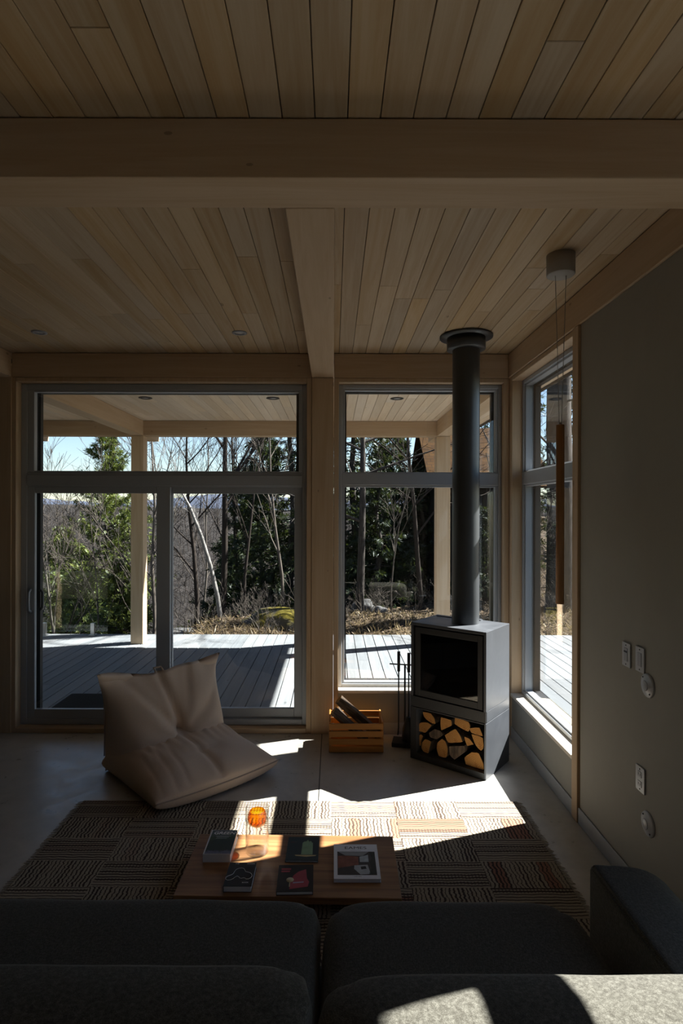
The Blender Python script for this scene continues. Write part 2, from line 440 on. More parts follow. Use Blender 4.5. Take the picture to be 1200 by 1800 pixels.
# beams
def beam(mat, label, *d): return struct(B(*d).build('ceiling_beam', M[mat], bevel=.005), label, 'beam')
beam('timber_x', 'big pale glulam beam crossing the whole ceiling', -3.2, 1.535 - G, 2.02, 2.224, HB, HC - .006)
beam('timber_y', 'pale beam running from cross beam to the middle post', -.192, 0, 2.224 + G, 5.02, HB, HC - .006)
beam('timber_y', 'beam at far left edge running to the window wall', -3.2, -2.83, 2.224 + G, 5.02, HB, HC - .006)
beam('timber_x', 'header beam above sliding door', -2.828, -.194, YW - .008, YW + .22, HB, HC - .006)
beam('timber_x', 'header beam above window behind the stove', .002, 1.533, YW - .008, YW + .22, HB, HC - .006)
beam('timber_y', 'edge beam along top of right wall', 1.535, 1.77, -4.2, YW + .22, HB + G, HC - .006)

def boards(name, x0, x1, y0, y1, z0, z1, pitch, gap, phase, mat, seed, lmin=1.2, lmax=3.4):
    rnd = random.Random(seed); m = MB()
    k0 = math.floor((x0 - phase) / pitch)
    x = phase + k0 * pitch
    while x < x1:
        a, b = max(x + gap / 2, x0), min(x + pitch - gap / 2, x1)
        y = y0 - rnd.uniform(0, lmax)
        while y < y1 and b - a > .01:
            e = y + rnd.uniform(lmin, lmax)
            c, d = max(y + .0012, y0), min(e - .0012, y1)
            if d - c > .02: m.box(a, b, c, d, z0, z1)
            y = e
        x += pitch
    return m.build(name, mat, bevel=.0018, segs=1)
struct(boards('ceiling', -3.2, 1.77, -4.2, YW + .22, HC, HC + .02, .116, .003, .0465, M['ceiling'], 5), 'tongue and groove pine board ceiling', 'ceiling')
HP = 3.29
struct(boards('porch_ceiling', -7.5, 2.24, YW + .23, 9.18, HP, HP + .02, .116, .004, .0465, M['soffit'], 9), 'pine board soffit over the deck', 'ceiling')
m = MB(); m.box(-8, 2.26, -4.4, 9.2, HC + .03, HC + .28)
m.box(2.24, 2.26, YW + .22, 9.2, HP - .03, HC + .03); m.box(-8, 2.24, 9.18, 9.2, HP - .03, HC + .03)
m.box(2.24, 2.26, -4.4, YW + .22, HP - .03, HC + .03); m.box(1.78, 2.24, -4.4, YW + .22, HP, HP + .02)
struct(m.build('roof', M['black']), 'flat dark roof with deep eaves over the deck', 'roof')

# ------------------------------------------------------------------ windows and sliding door
def unit(name, label, cat):
    o = bpy.data.objects.new(name, None); C.objects.link(o); o['kind'] = 'structure'; o['label'] = label; o['category'] = cat
    return o
class Map:
    """a along the wall, d depth outward, z up"""
    def __init__(self, ax): self.ax = ax
    def box(self, m, a0, a1, d0, d1, z0, z1):
        if self.ax == 'Y': m.box(a0, a1, d0, d1, z0, z1)
        else: m.box(d0, d1, a0, a1, z0, z1)
def rect_frame(m, mp, a0, a1, z0, z1, d0, d1, w):
    l, r, b, t = w if isinstance(w, tuple) else (w,) * 4
    mp.box(m, a0, a0 + l, d0, d1, z0, z1); mp.box(m, a1 - r, a1, d0, d1, z0, z1)
    mp.box(m, a0 + l, a1 - r, d0, d1, z0, z0 + b); mp.box(m, a0 + l, a1 - r, d0, d1, z1 - t, z1)
def pane(parent, mp, a0, a1, z0, z1, d, name='pane'):
    m = MB(); mp.box(m, a0, a1, d, d + .006, z0, z1); return m.build(name, M['glass'], parent)

WY = Map('Y'); WX = Map('X')
# sliding door with transom
door = unit('door_1', 'white framed sliding glass door with transom to the deck', 'door')
m = MB(); rect_frame(m, WY, -2.793, -.237, .044, 3.09, YW + .08, YW + .17, (.055, .04, .05, .055))
WY.box(m, -2.738, -.277, YW + .08, YW + .17, 2.17, 2.30)
WY.box(m, -2.738, -.277, YW + .068, YW + .08, 2.18, 2.275)
m.build('frame', M['frame'], door, bevel=.004, segs=1)
m = MB(); rect_frame(m, WY, -2.738, -.277, 2.30, 3.035, YW + .085, YW + .14, (.06, .035, .012, .018))
m.build('transom_sash', M['frame'], door, bevel=.003, segs=1)
pane(door, WY, -2.69, -.31, 2.31, 3.02, YW + .125)
m = MB(); rect_frame(m, WY, -2.74, -1.46, .094, 2.172, YW + .085, YW + .12, (.07, .125, .085, .06)); sash = m.build('sash', M['frame'], door, bevel=.004, segs=1)
sash['label'] = 'left sliding sash with handle'
pane(sash, WY, -2.68, -1.57, .17, 2.12, YW + .10)
m = MB(); rect_frame(m, WY, -1.52, -.277, .094, 2.172, YW + .125, YW + .16, (.07, .075, .085, .06)); sash2 = m.build('sash', M['frame'], door, bevel=.004, segs=1)
pane(sash2, WY, -1.46, -.34, .17, 2.12, YW + .14)
m = MB(); m.tube([(-2.705, YW + .085, 1.05), (-2.705, YW + .05, 1.07), (-2.705, YW + .045, 1.15), (-2.705, YW + .05, 1.23), (-2.705, YW + .085, 1.25)], .011, 8)
h = m.build('handle', M['frame'], sash); h['label'] = 'pale pull handle'
m = MB(); m.tube([(-2.65, YW + .13, 1.06), (-2.635, YW + .155, 1.08), (-2.635, YW + .155, 1.22), (-2.65, YW + .13, 1.24)], .012, 8)
h = m.build('outer_handle', M['black'], sash); h['label'] = 'black outside handle'
m = MB(); rect_frame(m, WY, -2.78, -.25, .044, 3.08, YW + .172, YW + .22, (.115, .09, .06, .06)); WY.box(m, -2.665, -.34, YW + .172, YW + .22, 2.15, 2.29)
m.build('exterior_frame', M['frame_black'], door)

def window(num, label, mp, a0, a1, D, zs=.386, zt=3.09, edge=(.052, .05)):
    w = unit('window_%d' % num, label, 'window')
    m = MB(); rect_frame(m, mp, a0, a1, zs, zt, D, D + .09, (edge[0] - .02, edge[1] - .02, .03, .035))
    mp.box(m, a0 + .03, a1 - .03, D, D + .09, 2.19, 2.30)
    m.build('frame', M['frame'], w, bevel=.004, segs=1)
    m = MB(); i0, i1 = a0 + edge[0] - .02, a1 - edge[1] + .02
    rect_frame(m, mp, i0, i1, 2.295, zt - .03, D + .015, D + .07, (.022, .022, .014, .022)); m.build('transom_sash', M['frame'], w, bevel=.003, segs=1)
    m = MB(); rect_frame(m, mp, i0, i1, zs + .025, 2.195, D + .015, D + .07, (.022, .022, .018, .022)); m.build('sash', M['frame'], w, bevel=.003, segs=1)
    pane(w, mp, i0 + .015, i1 - .015, 2.305, zt - .045, D + .045, 'transom_pane'); pane(w, mp, i0 + .015, i1 - .015, zs + .038, 2.18, D + .045)
    m = MB(); rect_frame(m, mp, a0, a1, zs - .02, zt, D + .092, D + .138, (.07, .07, .06, .06)); mp.box(m, a0 + .07, a1 - .07, D + .092, D + .138, 2.185, 2.305)
    m.build('exterior_frame', M['frame_black'], w)
    return w
window(1, 'tall two part window behind the stove', WY, .045, 1.50, YW + .08)
window(2, 'two part corner window in the right wall', WX, 3.676, 4.953, XW + .08)
window(3, 'tall window in the right wall beside the sofa', WX, .852, 1.918, XW + .08)

window(4, 'unseen window added in the right wall to brighten the back room', WX, -1.198, -.802, XW + .08)  # out of frame, added and sized to brighten the back of the room

# ------------------------------------------------------------------ wall plates
def plate(name, label, cat, y, z, w=.08, h=.125, kind='switch'):
    t = thing(name, label, cat, (XW, y, z))
    B(-.008, -.0005, -w / 2, w / 2, -h / 2, h / 2).build('plate', M['white_plastic'], t, bevel=.002)
    if kind == 'switch':
        B(-.0105, -.0081, -.017, .017, -.034, .034).build('rocker', M['grey_plastic'], t, bevel=.001)
        if 'dimmer' in label: B(-.0125, -.0106, -.014, .014, .012, .02).build('slider', M['black'], t)
    else:
        for s in (-1, 1):
            o = B(-.0105, -.0081, -.017, .017, s * .024 - .014, s * .024 + .014).build('socket', M['grey_plastic'], t, bevel=.001)
            B(-.011, -.0106, -.009, -.006, s * .024 - .005, s * .024 + .006).build('slot', M['dark_hole'], o)
            B(-.011, -.0106, .006, .009, s * .024 - .005, s * .024 + .006).build('slot', M['dark_hole'], o)
    for s in (-1, 1): B(-.0095, -.0081, -.003, .003, s * .05 - .003, s * .05 + .003).build('screw', M['dark_hole'], t)
plate('light_switch', 'white wall dimmer switch nearest the window, with black slider', 'switch', 3.013, 1.203)
plate('light_switch', 'white wall switch plate directly above the upper round cover', 'switch', 2.879, 1.211)
plate('wall_outlet', 'white double outlet low on the right wall', 'outlet', 2.874, .612, kind='outlet')
def round_cover(label, y, z):
    t = thing('round_cover', label, 'wall cover', (XW, y, z), 0, 'round covers on the right wall')
    m = MB(); m.lathe([(0, .018), (.03, .017), (.036, .012), (.05, .010), (.058, .006), (.06, .0005), (0, .0005)], n=36)
    o = m.build('disc', M['white_plastic'], t, smooth=False); o.rotation_euler = (0, -math.pi / 2, 0)
    m = MB(); m.lathe([(0, .021), (.022, .019), (.027, .0165), (0, .0165)], n=28); o = m.build('cap', M['grey_plastic'], t); o.rotation_euler = (0, -math.pi / 2, 0)
    for a in (.7, .7 + math.pi):
        m = MB(); m.lathe([(0, .0125), (.004, .0125), (.004, .009), (0, .009)], .046 * math.cos(a), .046 * math.sin(a), 10)
        o = m.build('screw', M['dark_hole'], t); o.rotation_euler = (0, -math.pi / 2, 0)
round_cover('round white wall cover just below the switches', 2.812, 1.10)
round_cover('round white wall cover below the outlet', 2.807, .422)

# ------------------------------------------------------------------ recessed lights and pendant
def downlight(label, x, y, z, r, ring, name='ceiling_spotlight', group=None):
    t = thing(name, label, 'ceiling light', (x, y, z), 0, group)
    m = MB(); m.lathe([(r, -.0005), (r, -.007), (r * .62, -.011), (r * .60, -.0005), (r, -.0005)], n=32); m.build('trim_ring', ring, t)
    m = MB(); m.lathe([(0, -.003), (r * .59, -.003), (r * .59, -.0005), (0, -.0005)], n=32); m.build('lens', M['lens'], t)
g = 'round lights in the board ceiling'
downlight('round ceiling spotlight left of the middle beam, above the sliding door', -.736, 4.457, HC, .058, M['grey_plastic'], group=g)
downlight('faint round ceiling spotlight near the far left edge', -2.297, 4.457, HC, .058, M['grey_plastic'], group=g)
g = 'black rimmed lights in the porch soffit'
downlight('black rimmed soffit light over the deck nearest the left porch beam', -2.217, 6.73, HP, .078, M['black'], 'soffit_light', g)
downlight('black rimmed soffit light seen above right half of sliding door', -.717, 6.73, HP, .078, M['black'], 'soffit_light', g)
downlight('black rimmed soffit light seen through window behind the stove', .743, 6.73, HP, .078, M['black'], 'soffit_light', g)

t = thing('pendant_lamp', 'slim wooden tube pendant hanging by two wires from a grey canopy', 'lamp', (1.228, 3.10, 0))
m = MB(); m.lathe([(0, HC - .001), (.074, HC - .001), (.074, HC - .108), (.070, HC - .112), (0, HC - .112)], n=36); m.build('canopy', M['canopy'], t)
for s in (-1, 1):
    m = MB(); m.tube([(s * .029, 0, HC - .113), (s * .006, 0, 2.432)], .0017, 6); m.build('wire', M['cable'], t)
m = MB(); m.lathe([(0, 2.425), (.0215, 2.425), (.0215, 1.456), (.018, 1.455), (.018, 1.50), (0, 1.50)], n=28); m.build('tube_shade', M['pendant_wood'], t)
m = MB(); m.lathe([(0, 2.437), (.008, 2.437), (.009, 2.4255), (0, 2.4255)], n=16); m.build('hanger_cap', M['steel'], t)

# ------------------------------------------------------------------ wood stove (local: x along front from right corner, y into the stove)
st = thing('wood_stove', 'tall grey steel wood stove standing in the corner, log niche below', 'stove', (1.111, 4.152, 0), math.atan2(.625, -.780))
# local x axis = along front to the left; local -y... depth direction is local -y rotated: use y negative = into stove
W, D = .632, .437
def sbox(m, a0, a1, d0, d1, z0, z1): m.box(a0, a1, -d1, -d0, z0, z1)
m = MB(); ZM = .411
sbox(m, 0, W, .012, D, ZM + .003, ZM + .085)            # behind the band under the door
sbox(m, 0, .02, 0, D, ZM + .085, 1.078); sbox(m, W - .02, W, 0, D, ZM + .085, 1.078)
sbox(m, .02, W - .02, D - .02, D, ZM + .085, 1.078); sbox(m, .02, W - .02, 0, D - .02, 1.055, 1.078)
m.build('upper_body', M['stove'], st, bevel=.003)
m = MB()
sbox(m, 0, .014, 0, D, 0.0, ZM); sbox(m, W - .05, W, 0, D, 0.0, ZM); sbox(m, .014, W - .05, D - .02, D, 0, ZM)
sbox(m, .014, W - .05, 0, D - .02, 0.0, .05); sbox(m, .014, W - .05, 0, D - .02, ZM - .008, ZM)
m.build('log_niche', M['stove'], st, bevel=.002)
m = MB(); sbox(m, W - .05, W - .001, -.004, -.0005, .001, ZM); sbox(m, .015, W - .05, -.004, -.0005, .001, .05); sbox(m, .015, W - .05, -.004, -.0005, ZM - .008, ZM); m.build('niche_front_shade', M['stove_shaded'], st)  # thin overlay strips, dark colour stands in for shade on the front
m = MB(); sbox(m, .003, W, -.0, .0115, ZM + .003, ZM + .085); m.build('front_band', M['stove_shaded'], st, bevel=.002)  # band face in the same shade-darkened steel
m = MB()
mpS = type('S', (), {'box': staticmethod(lambda m, a0, a1, d0, d1, z0, z1: sbox(m, a0, a1, d0, d1, z0, z1))})
rect_frame(m, mpS, .030, .597, .503, 1.045, .006, .03, (.040, .046, .05, .048)); dr = m.build('door', M['stove_shaded'], st, bevel=.003)
m = MB(); sbox(m, .066, .555, .016, .022, .548, 1.0); m.build('door_glass', M['stove_glass'], dr)
m = MB(); rect_frame(m, mpS, .064, .557, .545, 1.003, .0315, .05, .014); m.build('door_gasket', M['black'], dr)
m = MB(); sbox(m, .0205, W - .0205, .035, .05, .5, .503); rect_frame(m, mpS, .0205, W - .0205, .497, 1.054, .052, .06, .04); m.build('door_recess', M['black'], st)
m = MB(); sbox(m, .045, W - .045, .36, .40, .51, 1.03); sbox(m, .045, .085, .061, .36, .51, 1.03); sbox(m, W - .085, W - .045, .061, .36, .51, 1.03); sbox(m, .085, W - .085, .061, .36, .51, .53)
m.build('firebox_lining', M['firebrick'], st)
rnd = random.Random(3); vs, fs = [], []
NX, NY = 26, 12
for j in range(NY):
    for i in range(NX):
        u, v = i / (NX - 1), j / (NY - 1); e = min(1, 6 * min(u, 1 - u, v + .02, 1 - v + .02))
        vs.append((.09 + u * .45, -.065 - v * .285, .535 + e * (.035 + .05 * mnoise.noise((u * 6, v * 5, .3)) + .05 * math.exp(-((u - .2) / .15) ** 2))))
for j in range(NY - 1):
    for i in range(NX - 1): fs.append((j * NX + i, j * NX + i + 1, (j + 1) * NX + i + 1, (j + 1) * NX + i))
raw('ash_bed', vs, fs, M['ash'], st, True)
m = MB(); sbox(m, .22, .42, .39, .43, 1.079, 1.086); sbox(m, .3, .6, .36, .40, 1.0785, 1.084); m.build('top_plate', M['stove'], st)
# flue pipe: part of the stove
px_, py_ = .284, .25
m = MB(); m.lathe([(.106, 1.0785), (.106, HC - .10)], px_, -py_, 48); m.build('flue_pipe', M['pipe'], st)
m = MB(); m.lathe([(.106, HC - .115), (.150, HC - .11), (.150, HC - .02), (.106, HC - .02)], px_, -py_, 48); m.build('flue_collar', M['pipe'], st)
m = MB(); m.lathe([(.106, HC - .022), (.206, HC - .018), (.206, HC - .004), (.106, HC - .004)], px_, -py_, 48); m.build('ceiling_flange', M['pipe'], st)

LOGS = {
 'narrow split log at top left of the niche': [(.546,.372),(.47,.376),(.438,.338),(.43,.303),(.461,.298),(.511,.318),(.535,.337)],
 'round log at the left side, under the top left one': [(.600,.254),(.563,.282),(.505,.293),(.47,.28),(.495,.245),(.527,.205),(.554,.206),(.590,.206)],
 'small weathered log at bottom left corner': [(.600,.166),(.57,.183),(.548,.175),(.566,.135),(.568,.092),(.587,.093),(.600,.124)],
 'weathered block beside the bottom left corner log': [(.548,.132),(.521,.163),(.468,.156),(.495,.055),(.54,.058),(.558,.085)],
 'dark bark-covered log left of centre': [(.50,.211),(.447,.255),(.395,.252),(.371,.228),(.429,.176),(.485,.178)],
 'square split log at top centre': [(.383,.367),(.295,.367),(.288,.325),(.33,.297),(.379,.265),(.388,.313)],
 'wide flat log at top right of centre': [(.267,.396),(.153,.38),(.140,.348),(.157,.306),(.217,.318),(.273,.339)],
 'orange triangular split log in the middle': [(.26,.308),(.224,.273),(.198,.222),(.269,.197),(.32,.186),(.352,.236)],
 'upright oval log bottom left of centre': [(.415,.16),(.375,.203),(.344,.192),(.325,.146),(.324,.09),(.341,.062),(.401,.061),(.420,.11)],
 'dark log under the triangular one': [(.316,.158),(.187,.196),(.181,.151),(.269,.066),(.308,.092)],
 'small orange wedge right of the triangular log': [(.190,.263),(.148,.258),(.114,.223),(.166,.199),(.181,.227)],
 'thin log at upper right edge': [(.150,.338),(.066,.361),(.040,.304),(.074,.301),(.132,.307)],
 'tall log at right edge of the niche': [(.136,.294),(.076,.294),(.044,.286),(.037,.219),(.058,.186),(.097,.212),(.121,.255)],
 'large pale log at bottom right corner': [(.190,.106),(.132,.162),(.074,.170),(.035,.097),(.033,.054),(.116,.053),(.180,.056)],
}
rnd = random.Random(8)
ca, sa = -.780, .625
for i, (lab, poly) in enumerate(LOGS.items()):
    cx = sum(p[0] for p in poly) / len(poly); cz = sum(p[1] for p in poly) / len(poly)
    pl = []
    n = len(poly)
    for k in range(n):
        a, b = poly[k], poly[(k + 1) % n]
        for f in (0, .34, .67):
            q = (a[0] + (b[0] - a[0]) * f, a[1] + (b[1] - a[1]) * f); s = 1 + (rnd.uniform(-.03, .012) if f else -.04)
            pl.append(((q[0] - cx) * s, (q[1] - cz) * s))
    L = rnd.uniform(.30, .345); d0 = rnd.uniform(.03, .06)
    m = MB(); m.prism(pl[::-1], 1, -L, 0, 0, 1)
    lg = m.build('firewood_log', [M['log_bark'], M['log_bark'] if 'dark' in lab else M['log_face']], None)
    lx, ly = cx, -d0
    lg.location = (1.111 + lx * ca - ly * sa, 4.152 + lx * sa + ly * ca, cz); lg.rotation_euler = (0, 0, math.atan2(sa, ca))
    tag(lg, lab.replace('of the niche', 'of the stove niche') if 'niche' in lab else lab + ' of the stove log stack' if lab.endswith(('corner', 'edge')) else lab + ' in the stove niche', 'firewood', 'split logs in the stove niche')

# ------------------------------------------------------------------ fire tools
t = thing('fire_tool_stand', 'black iron fire tool stand between the crate and the stove', 'fire tool stand', (.60, 4.80, 0), R(-12))
B(-.10, .10, -.075, .075, 0, .035).build('base', M['iron'], t, bevel=.004)
m = MB(); m.tube([(0, .03, .0355), (0, .03, .66)], .008, 8); m.build('post', M['iron'], t)
m = MB(); m.tube([(-.13, .03, .662), (.13, .03, .662)], .006, 8); m.build('crossbar', M['iron'], t)
t = thing('poker', 'thin black poker hanging left on the tool stand', 'fire tool', (.548, 4.78, 0))
m = MB(); m.tube([(0, 0, .12), (-.006, -.004, .09), (0, 0, .15), (0, 0, .62)], .006, 8); m.build('rod', M['iron'], t)
m = MB(); m.tube([(0, 0, .6205), (0, 0, .785)], .013, 10); m.build('handle', M['iron'], t)
t = thing('hearth_brush', 'black hearth brush hanging right on the tool stand', 'fire tool', (.628, 4.75, 0))
m = MB(); m.tube([(0, 0, .25), (0, 0, .62)], .006, 8); m.build('rod', M['iron'], t)
m = MB(); m.tube([(0, 0, .6205), (0, 0, .78)], .013, 10); m.build('handle', M['iron'], t)
m = MB(); m.lathe([(0, .249), (.02, .249), (.03, .22), (.052, .15), (.058, .06), (0, .055)], 0, 0, 20); m.build('bristles', M['iron'], t)

# ------------------------------------------------------------------ crate with kindling
t = thing('wooden_crate', 'orange slatted pine crate of firewood beside the timber post', 'crate', (-.032, 4.622, 0))
cw, cd, ch = .441, .32, .25
for (y0, y1, side) in ((0, .012, 'front'), (cd - .012, cd, 'back')):
    for k in range(4): B(0, cw, y0, y1, .006 + k * .0615, .006 + k * .0615 + .047).build('slat', M['crate'], t, bevel=.002, segs=1)
for x0 in (0.0, cw - .014): B(x0, x0 + .014, .013, cd - .013, 0.004, ch).build('end_panel', M['crate'], t, bevel=.002, segs=1)
B(.015, cw - .015, .013, cd - .013, .004, .016).build('bottom', M['crate'], t)
def stick(label, p0, p1, r, seed):
    rn = random.Random(seed); p0, p1 = Vector(p0), Vector(p1); L = (p1 - p0).length
    pl = [(r * rn.uniform(.75, 1.1) * math.cos(a), r * rn.uniform(.65, 1.0) * math.sin(a)) for a in [k * 2 * math.pi / 7 for k in range(7)]]
    m = MB(); m.prism(pl, 2, 0, L, 0, 1)
    o = m.build('firewood_log', [M['log_bark'], M['log_face']]); o.location = p0
    o.rotation_euler = (p1 - p0).to_track_quat('Z', 'Y').to_euler()
    tag(o, label, 'firewood', 'firewood in the crate')
stick('dark split log leaning highest in the crate, against its left end', (.375, 4.80, .085), (.045, 4.80, .375), .055, 1)
stick('dark log leaning in front in the crate, lower of the pair', (.27, 4.695, .08), (.0, 4.695, .315), .045, 2)
stick('log end lying at the left rear of the crate', (.20, 4.885, .06), (.03, 4.885, .27), .035, 4)

# ------------------------------------------------------------------ rug
RX0, RX1, RY0, RY1 = -1.67, 1.235, 1.62, 3.84
rug = thing('rug', 'patchwork striped brown and beige rug under the coffee table', 'rug', (RX0, RY0, 0))
m = MB(); nx, ny = 60, 46
vs, fs = [], []
for j in range(ny + 1):
    for i in range(nx + 1):
        vs.append((i / nx * (RX1 - RX0), j / ny * (RY1 - RY0), .009 + .0012 * mnoise.noise((i * .3, j * .3, 1.7))))
for j in range(ny):
    for i in range(nx): fs.append((j * (nx + 1) + i, j * (nx + 1) + i + 1, (j + 1) * (nx + 1) + i + 1, (j + 1) * (nx + 1) + i))
k0 = len(vs); per = [j * (nx + 1) for j in range(ny + 1)]
edge = [i for i in range(nx + 1)] + [j * (nx + 1) + nx for j in range(1, ny + 1)] + [ny * (nx + 1) + i for i in range(nx - 1, -1, -1)] + [j * (nx + 1) for j in range(ny - 1, 0, -1)]
for e in edge: vs.append((vs[e][0], vs[e][1], .0008))
ne = len(edge)
for q in range(ne): fs.append((edge[q], k0 + q, k0 + (q + 1) % ne, edge[(q + 1) % ne]))
raw('pile', vs, fs, M['rug'], rug)
rnd = random.Random(4)
for xe, sg in ((RX1 - RX0, 1), (0, -1)):
    m = MB(); y = .01
    while y < RY1 - RY0:
        l = rnd.uniform(.022, .04); dy = rnd.uniform(-.012, .012)
        m.tube([(xe, y, .005), (xe + sg * l * .6, y + dy * .5, .006), (xe + sg * l, y + dy, .003)], [.0022, .0018, .001], 4, False); y += .0095
    o = m.build('fringe', M['fringe'], rug); o['kind'] = 'stuff'; o['label'] = 'short pale fringe'

# ------------------------------------------------------------------ coffee table
TZ = .115; TK = (1.95 - .115) / (1.95 - .34)
tbl = thing('coffee_table', 'very low walnut coffee table on the rug with books on it', 'table', (-.2115, 2.985, .0105), R(-1.0))
B(-.546, .546, -.262, .262, TZ - .0105 - .034, TZ - .0105).build('tabletop', M['walnut'], tbl, bevel=.003)
for sx in (-1, 1): B(sx * .44 - .03, sx * .44 + .03, -.22, .22, 0, TZ - .0105 - .0345).build('leg', M['black'], tbl)

# ------------------------------------------------------------------ books
def text(body, size, mat, parent, x, y, z, align='CENTER', shear=0, sx=1.0, bold=0.0):
    cu = bpy.data.curves.new('title', 'FONT'); cu.body = body; cu.size = size; cu.align_x = align; cu.align_y = 'CENTER'; cu.shear = shear; cu.offset = bold
    tmp = bpy.data.objects.new('title', cu); C.objects.link(tmp)
    bpy.context.view_layer.update()
    me = bpy.data.meshes.new_from_object(tmp.evaluated_get(bpy.context.evaluated_depsgraph_get()))
    bpy.data.objects.remove(tmp)
    me.materials.clear(); me.materials.append(mat)
    o = link('title', me, parent, (x, y, z)); o.scale = (sx, 1, 1)
    return o
def flat(name, polys, mat, parent, z, h=.0003):
    m = MB()
    for p in polys: m.prism(p, 2, z, z + h)
    return m.build(name, mat, parent)
def rc(x0, x1, y0, y1): return [(x0, y0), (x1, y0), (x1, y1), (x0, y1)]
inkw = plain('ink_white', (.92, .92, .90), .6); inkb = plain('ink_black', (.015, .015, .016), .5); inkg = plain('ink_grey', (.42, .43, .43), .6)
def book(label, x, y, w, l, th, cover, rz=0, hard=.002, round_=False):
    b = thing('book', label, 'book', (x * TK, y * TK, TZ + .0003), rz, 'books on the coffee table'); b.scale = (TK,) * 3
    B(-w / 2 + .002, w / 2 - .003, -l / 2 + .003, l / 2 - .003, hard + .0002, th - hard - .0002).build('pages', M['paper'], b)
    m = MB(); m.box(-w / 2, w / 2, -l / 2, l / 2, 0, hard); m.box(-w / 2, w / 2, -l / 2, l / 2, th - hard, th); m.box(-w / 2, -w / 2 + .0018, -l / 2, l / 2, hard, th - hard)
    m.build('cover', cover, b)
    return b
# thick paperback
cv = plain('cover_forest_border', (.70, .71, .70), .45, var=.05)
b = book('thick paperback with a dark forest cover, titled GREEN', -.532, 2.725, .128, .20, .037, cv, 0, .0012)
def _forest():
    n_ = NB('cover_forest'); v = n_.coord()
    ys = n_.n('ShaderNodeSeparateXYZ'); n_.set(ys, 0, v)
    f = n_.noise(v, 40, 6, .7)
    c = n_.ramp(n_.math('ADD', n_.math('MULTIPLY', ys.outputs[1], 4.5), n_.math('MULTIPLY', n_.math('SUBTRACT', f, .5), .5)), [(.0, (.02, .034, .018)), (.18, (.05, .085, .03)), (.36, (.085, .13, .15)), (.5, (.025, .034, .038))])
    c = n_.mix(n_.maprange(n_.math('ADD', ys.outputs[1], n_.math('MULTIPLY', f, .06)), -.055, -.035, 1, 0), c, (.16, .17, .26))
    return n_.out(c, .4, None, 0, .2)
flat('picture', [rc(-.058, .062, -.096, .097)], _forest(), b, .0371)
text('GREEN', .034, inkw, b, .003, .072, .0376, shear=.22, sx=.98, bold=.0006)
flat('subtitle', [rc(-.035, .038, .046, .049), rc(-.028, .030, .036, .039), rc(-.030, .022, .026, .028)], inkg, b, .0374)
# black book with outline
b = book('small thick black book with a white wavy outline on its cover', -.403, 2.50, .12, .165, .026, plain('cover_black', (.012, .012, .013), .4, spec=.2), 0, .0012)
pts = [(.642,.00),(.70,.42),(.86,.38),(1.0,.0)]
def blob(px):
    return [((x - 850) / 400 * .11 * 1.05, -(y - 960) / 400 * .165 * .95 - .005) for x, y in px]
bl = blob([(650,1040),(645,1010),(670,985),(715,965),(742,945),(752,905),(768,870),(800,850),(850,842),(885,852),(905,880),(920,905),(960,915),(1000,930),(1025,955),(1033,985),(1020,1015),(990,1033),(955,1036),(935,1020),(910,1015),(880,1025),(855,1018),(835,995),(810,985),(785,1000),(760,1030),(725,1050),(685,1055)])
m = MB(); m.tube([(x, y, .0263) for x, y in bl] + [(bl[0][0], bl[0][1], .0263)], .0011, 6); m.build('outline', inkw, b)
text('THE', .011, inkw, b, -.034, .072, .0263, 'LEFT', sx=.9); text('DESIGN', .011, inkw, b, .054, .072, .0263, 'RIGHT', sx=.9); text('BOOK', .011, inkw, b, .044, -.058, .0263, 'RIGHT', sx=.9)
# candle booklet
b = book('thin dark teal booklet with a green candle on its cover', -.1415, 2.7215, .151, .192, .008, plain('cover_teal', (.025, .045, .052), .4, spec=.2), R(-.6), .0008)
wax = plain('cover_wax', (.22, .36, .20), .5, var=.4, scale=30)
flat('candle', [[(-.006, -.048), (.048, -.048), (.046, .045), (.040, .050), (.036, .062), (.028, .055), (.020, .072), (.014, .058), (.004, .056), (-.004, .046)]], wax, b, .0081)
flat('saucer', [[(-.035, -.052), (-.030, -.060), (.020, -.066), (.062, -.060), (.066, -.052)]], plain('cover_brass', (.55, .43, .2), .5), b, .0083)
flat('lettering', [rc(-.062, -.030, .052, .055), rc(-.062, -.038, .044, .046)], plain('ink_brown', (.10, .06, .05), .6), b, .0081)
# red picture book
b = book('dark book with a red shape and a cream disc on its cover', -.1615, 2.492, .155, .183, .015, plain('cover_brown_black', (.018, .014, .013), .4, spec=.2), R(1.6), .0012)
redm = plain('cover_red', (.36, .02, .05), .45, var=.25)
flat('red_shape', [[(-.018, -.010), (-.008, .018), (.012, .042), (.045, .058), (.048, .020), (.050, -.006), (.060, -.028), (.054, -.060), (-.024, -.075), (-.022, -.04)]], redm, b, .0151)
flat('stripe', [[(-.010, -.038), (.036, -.034), (.036, -.026), (-.010, -.030)]], plain('cover_lilac', (.45, .35, .50), .5), b, .0154)
m = MB(); m.lathe([(0, .0157), (.0165, .0157), (.0165, .0151), (0, .0151)], -.023, -.014, 24); m.build('disc', plain('cover_cream', (.62, .50, .28), .5), b)
flat('disc_tail', [rc(-.026, -.022, -.060, -.031)], plain('cover_cream_tail', (.62, .50, .28), .5), b, .0154)
flat('lettering', [rc(-.064, -.022, .056, .066), rc(-.064, -.026, .040, .050)], redm, b, .0151)
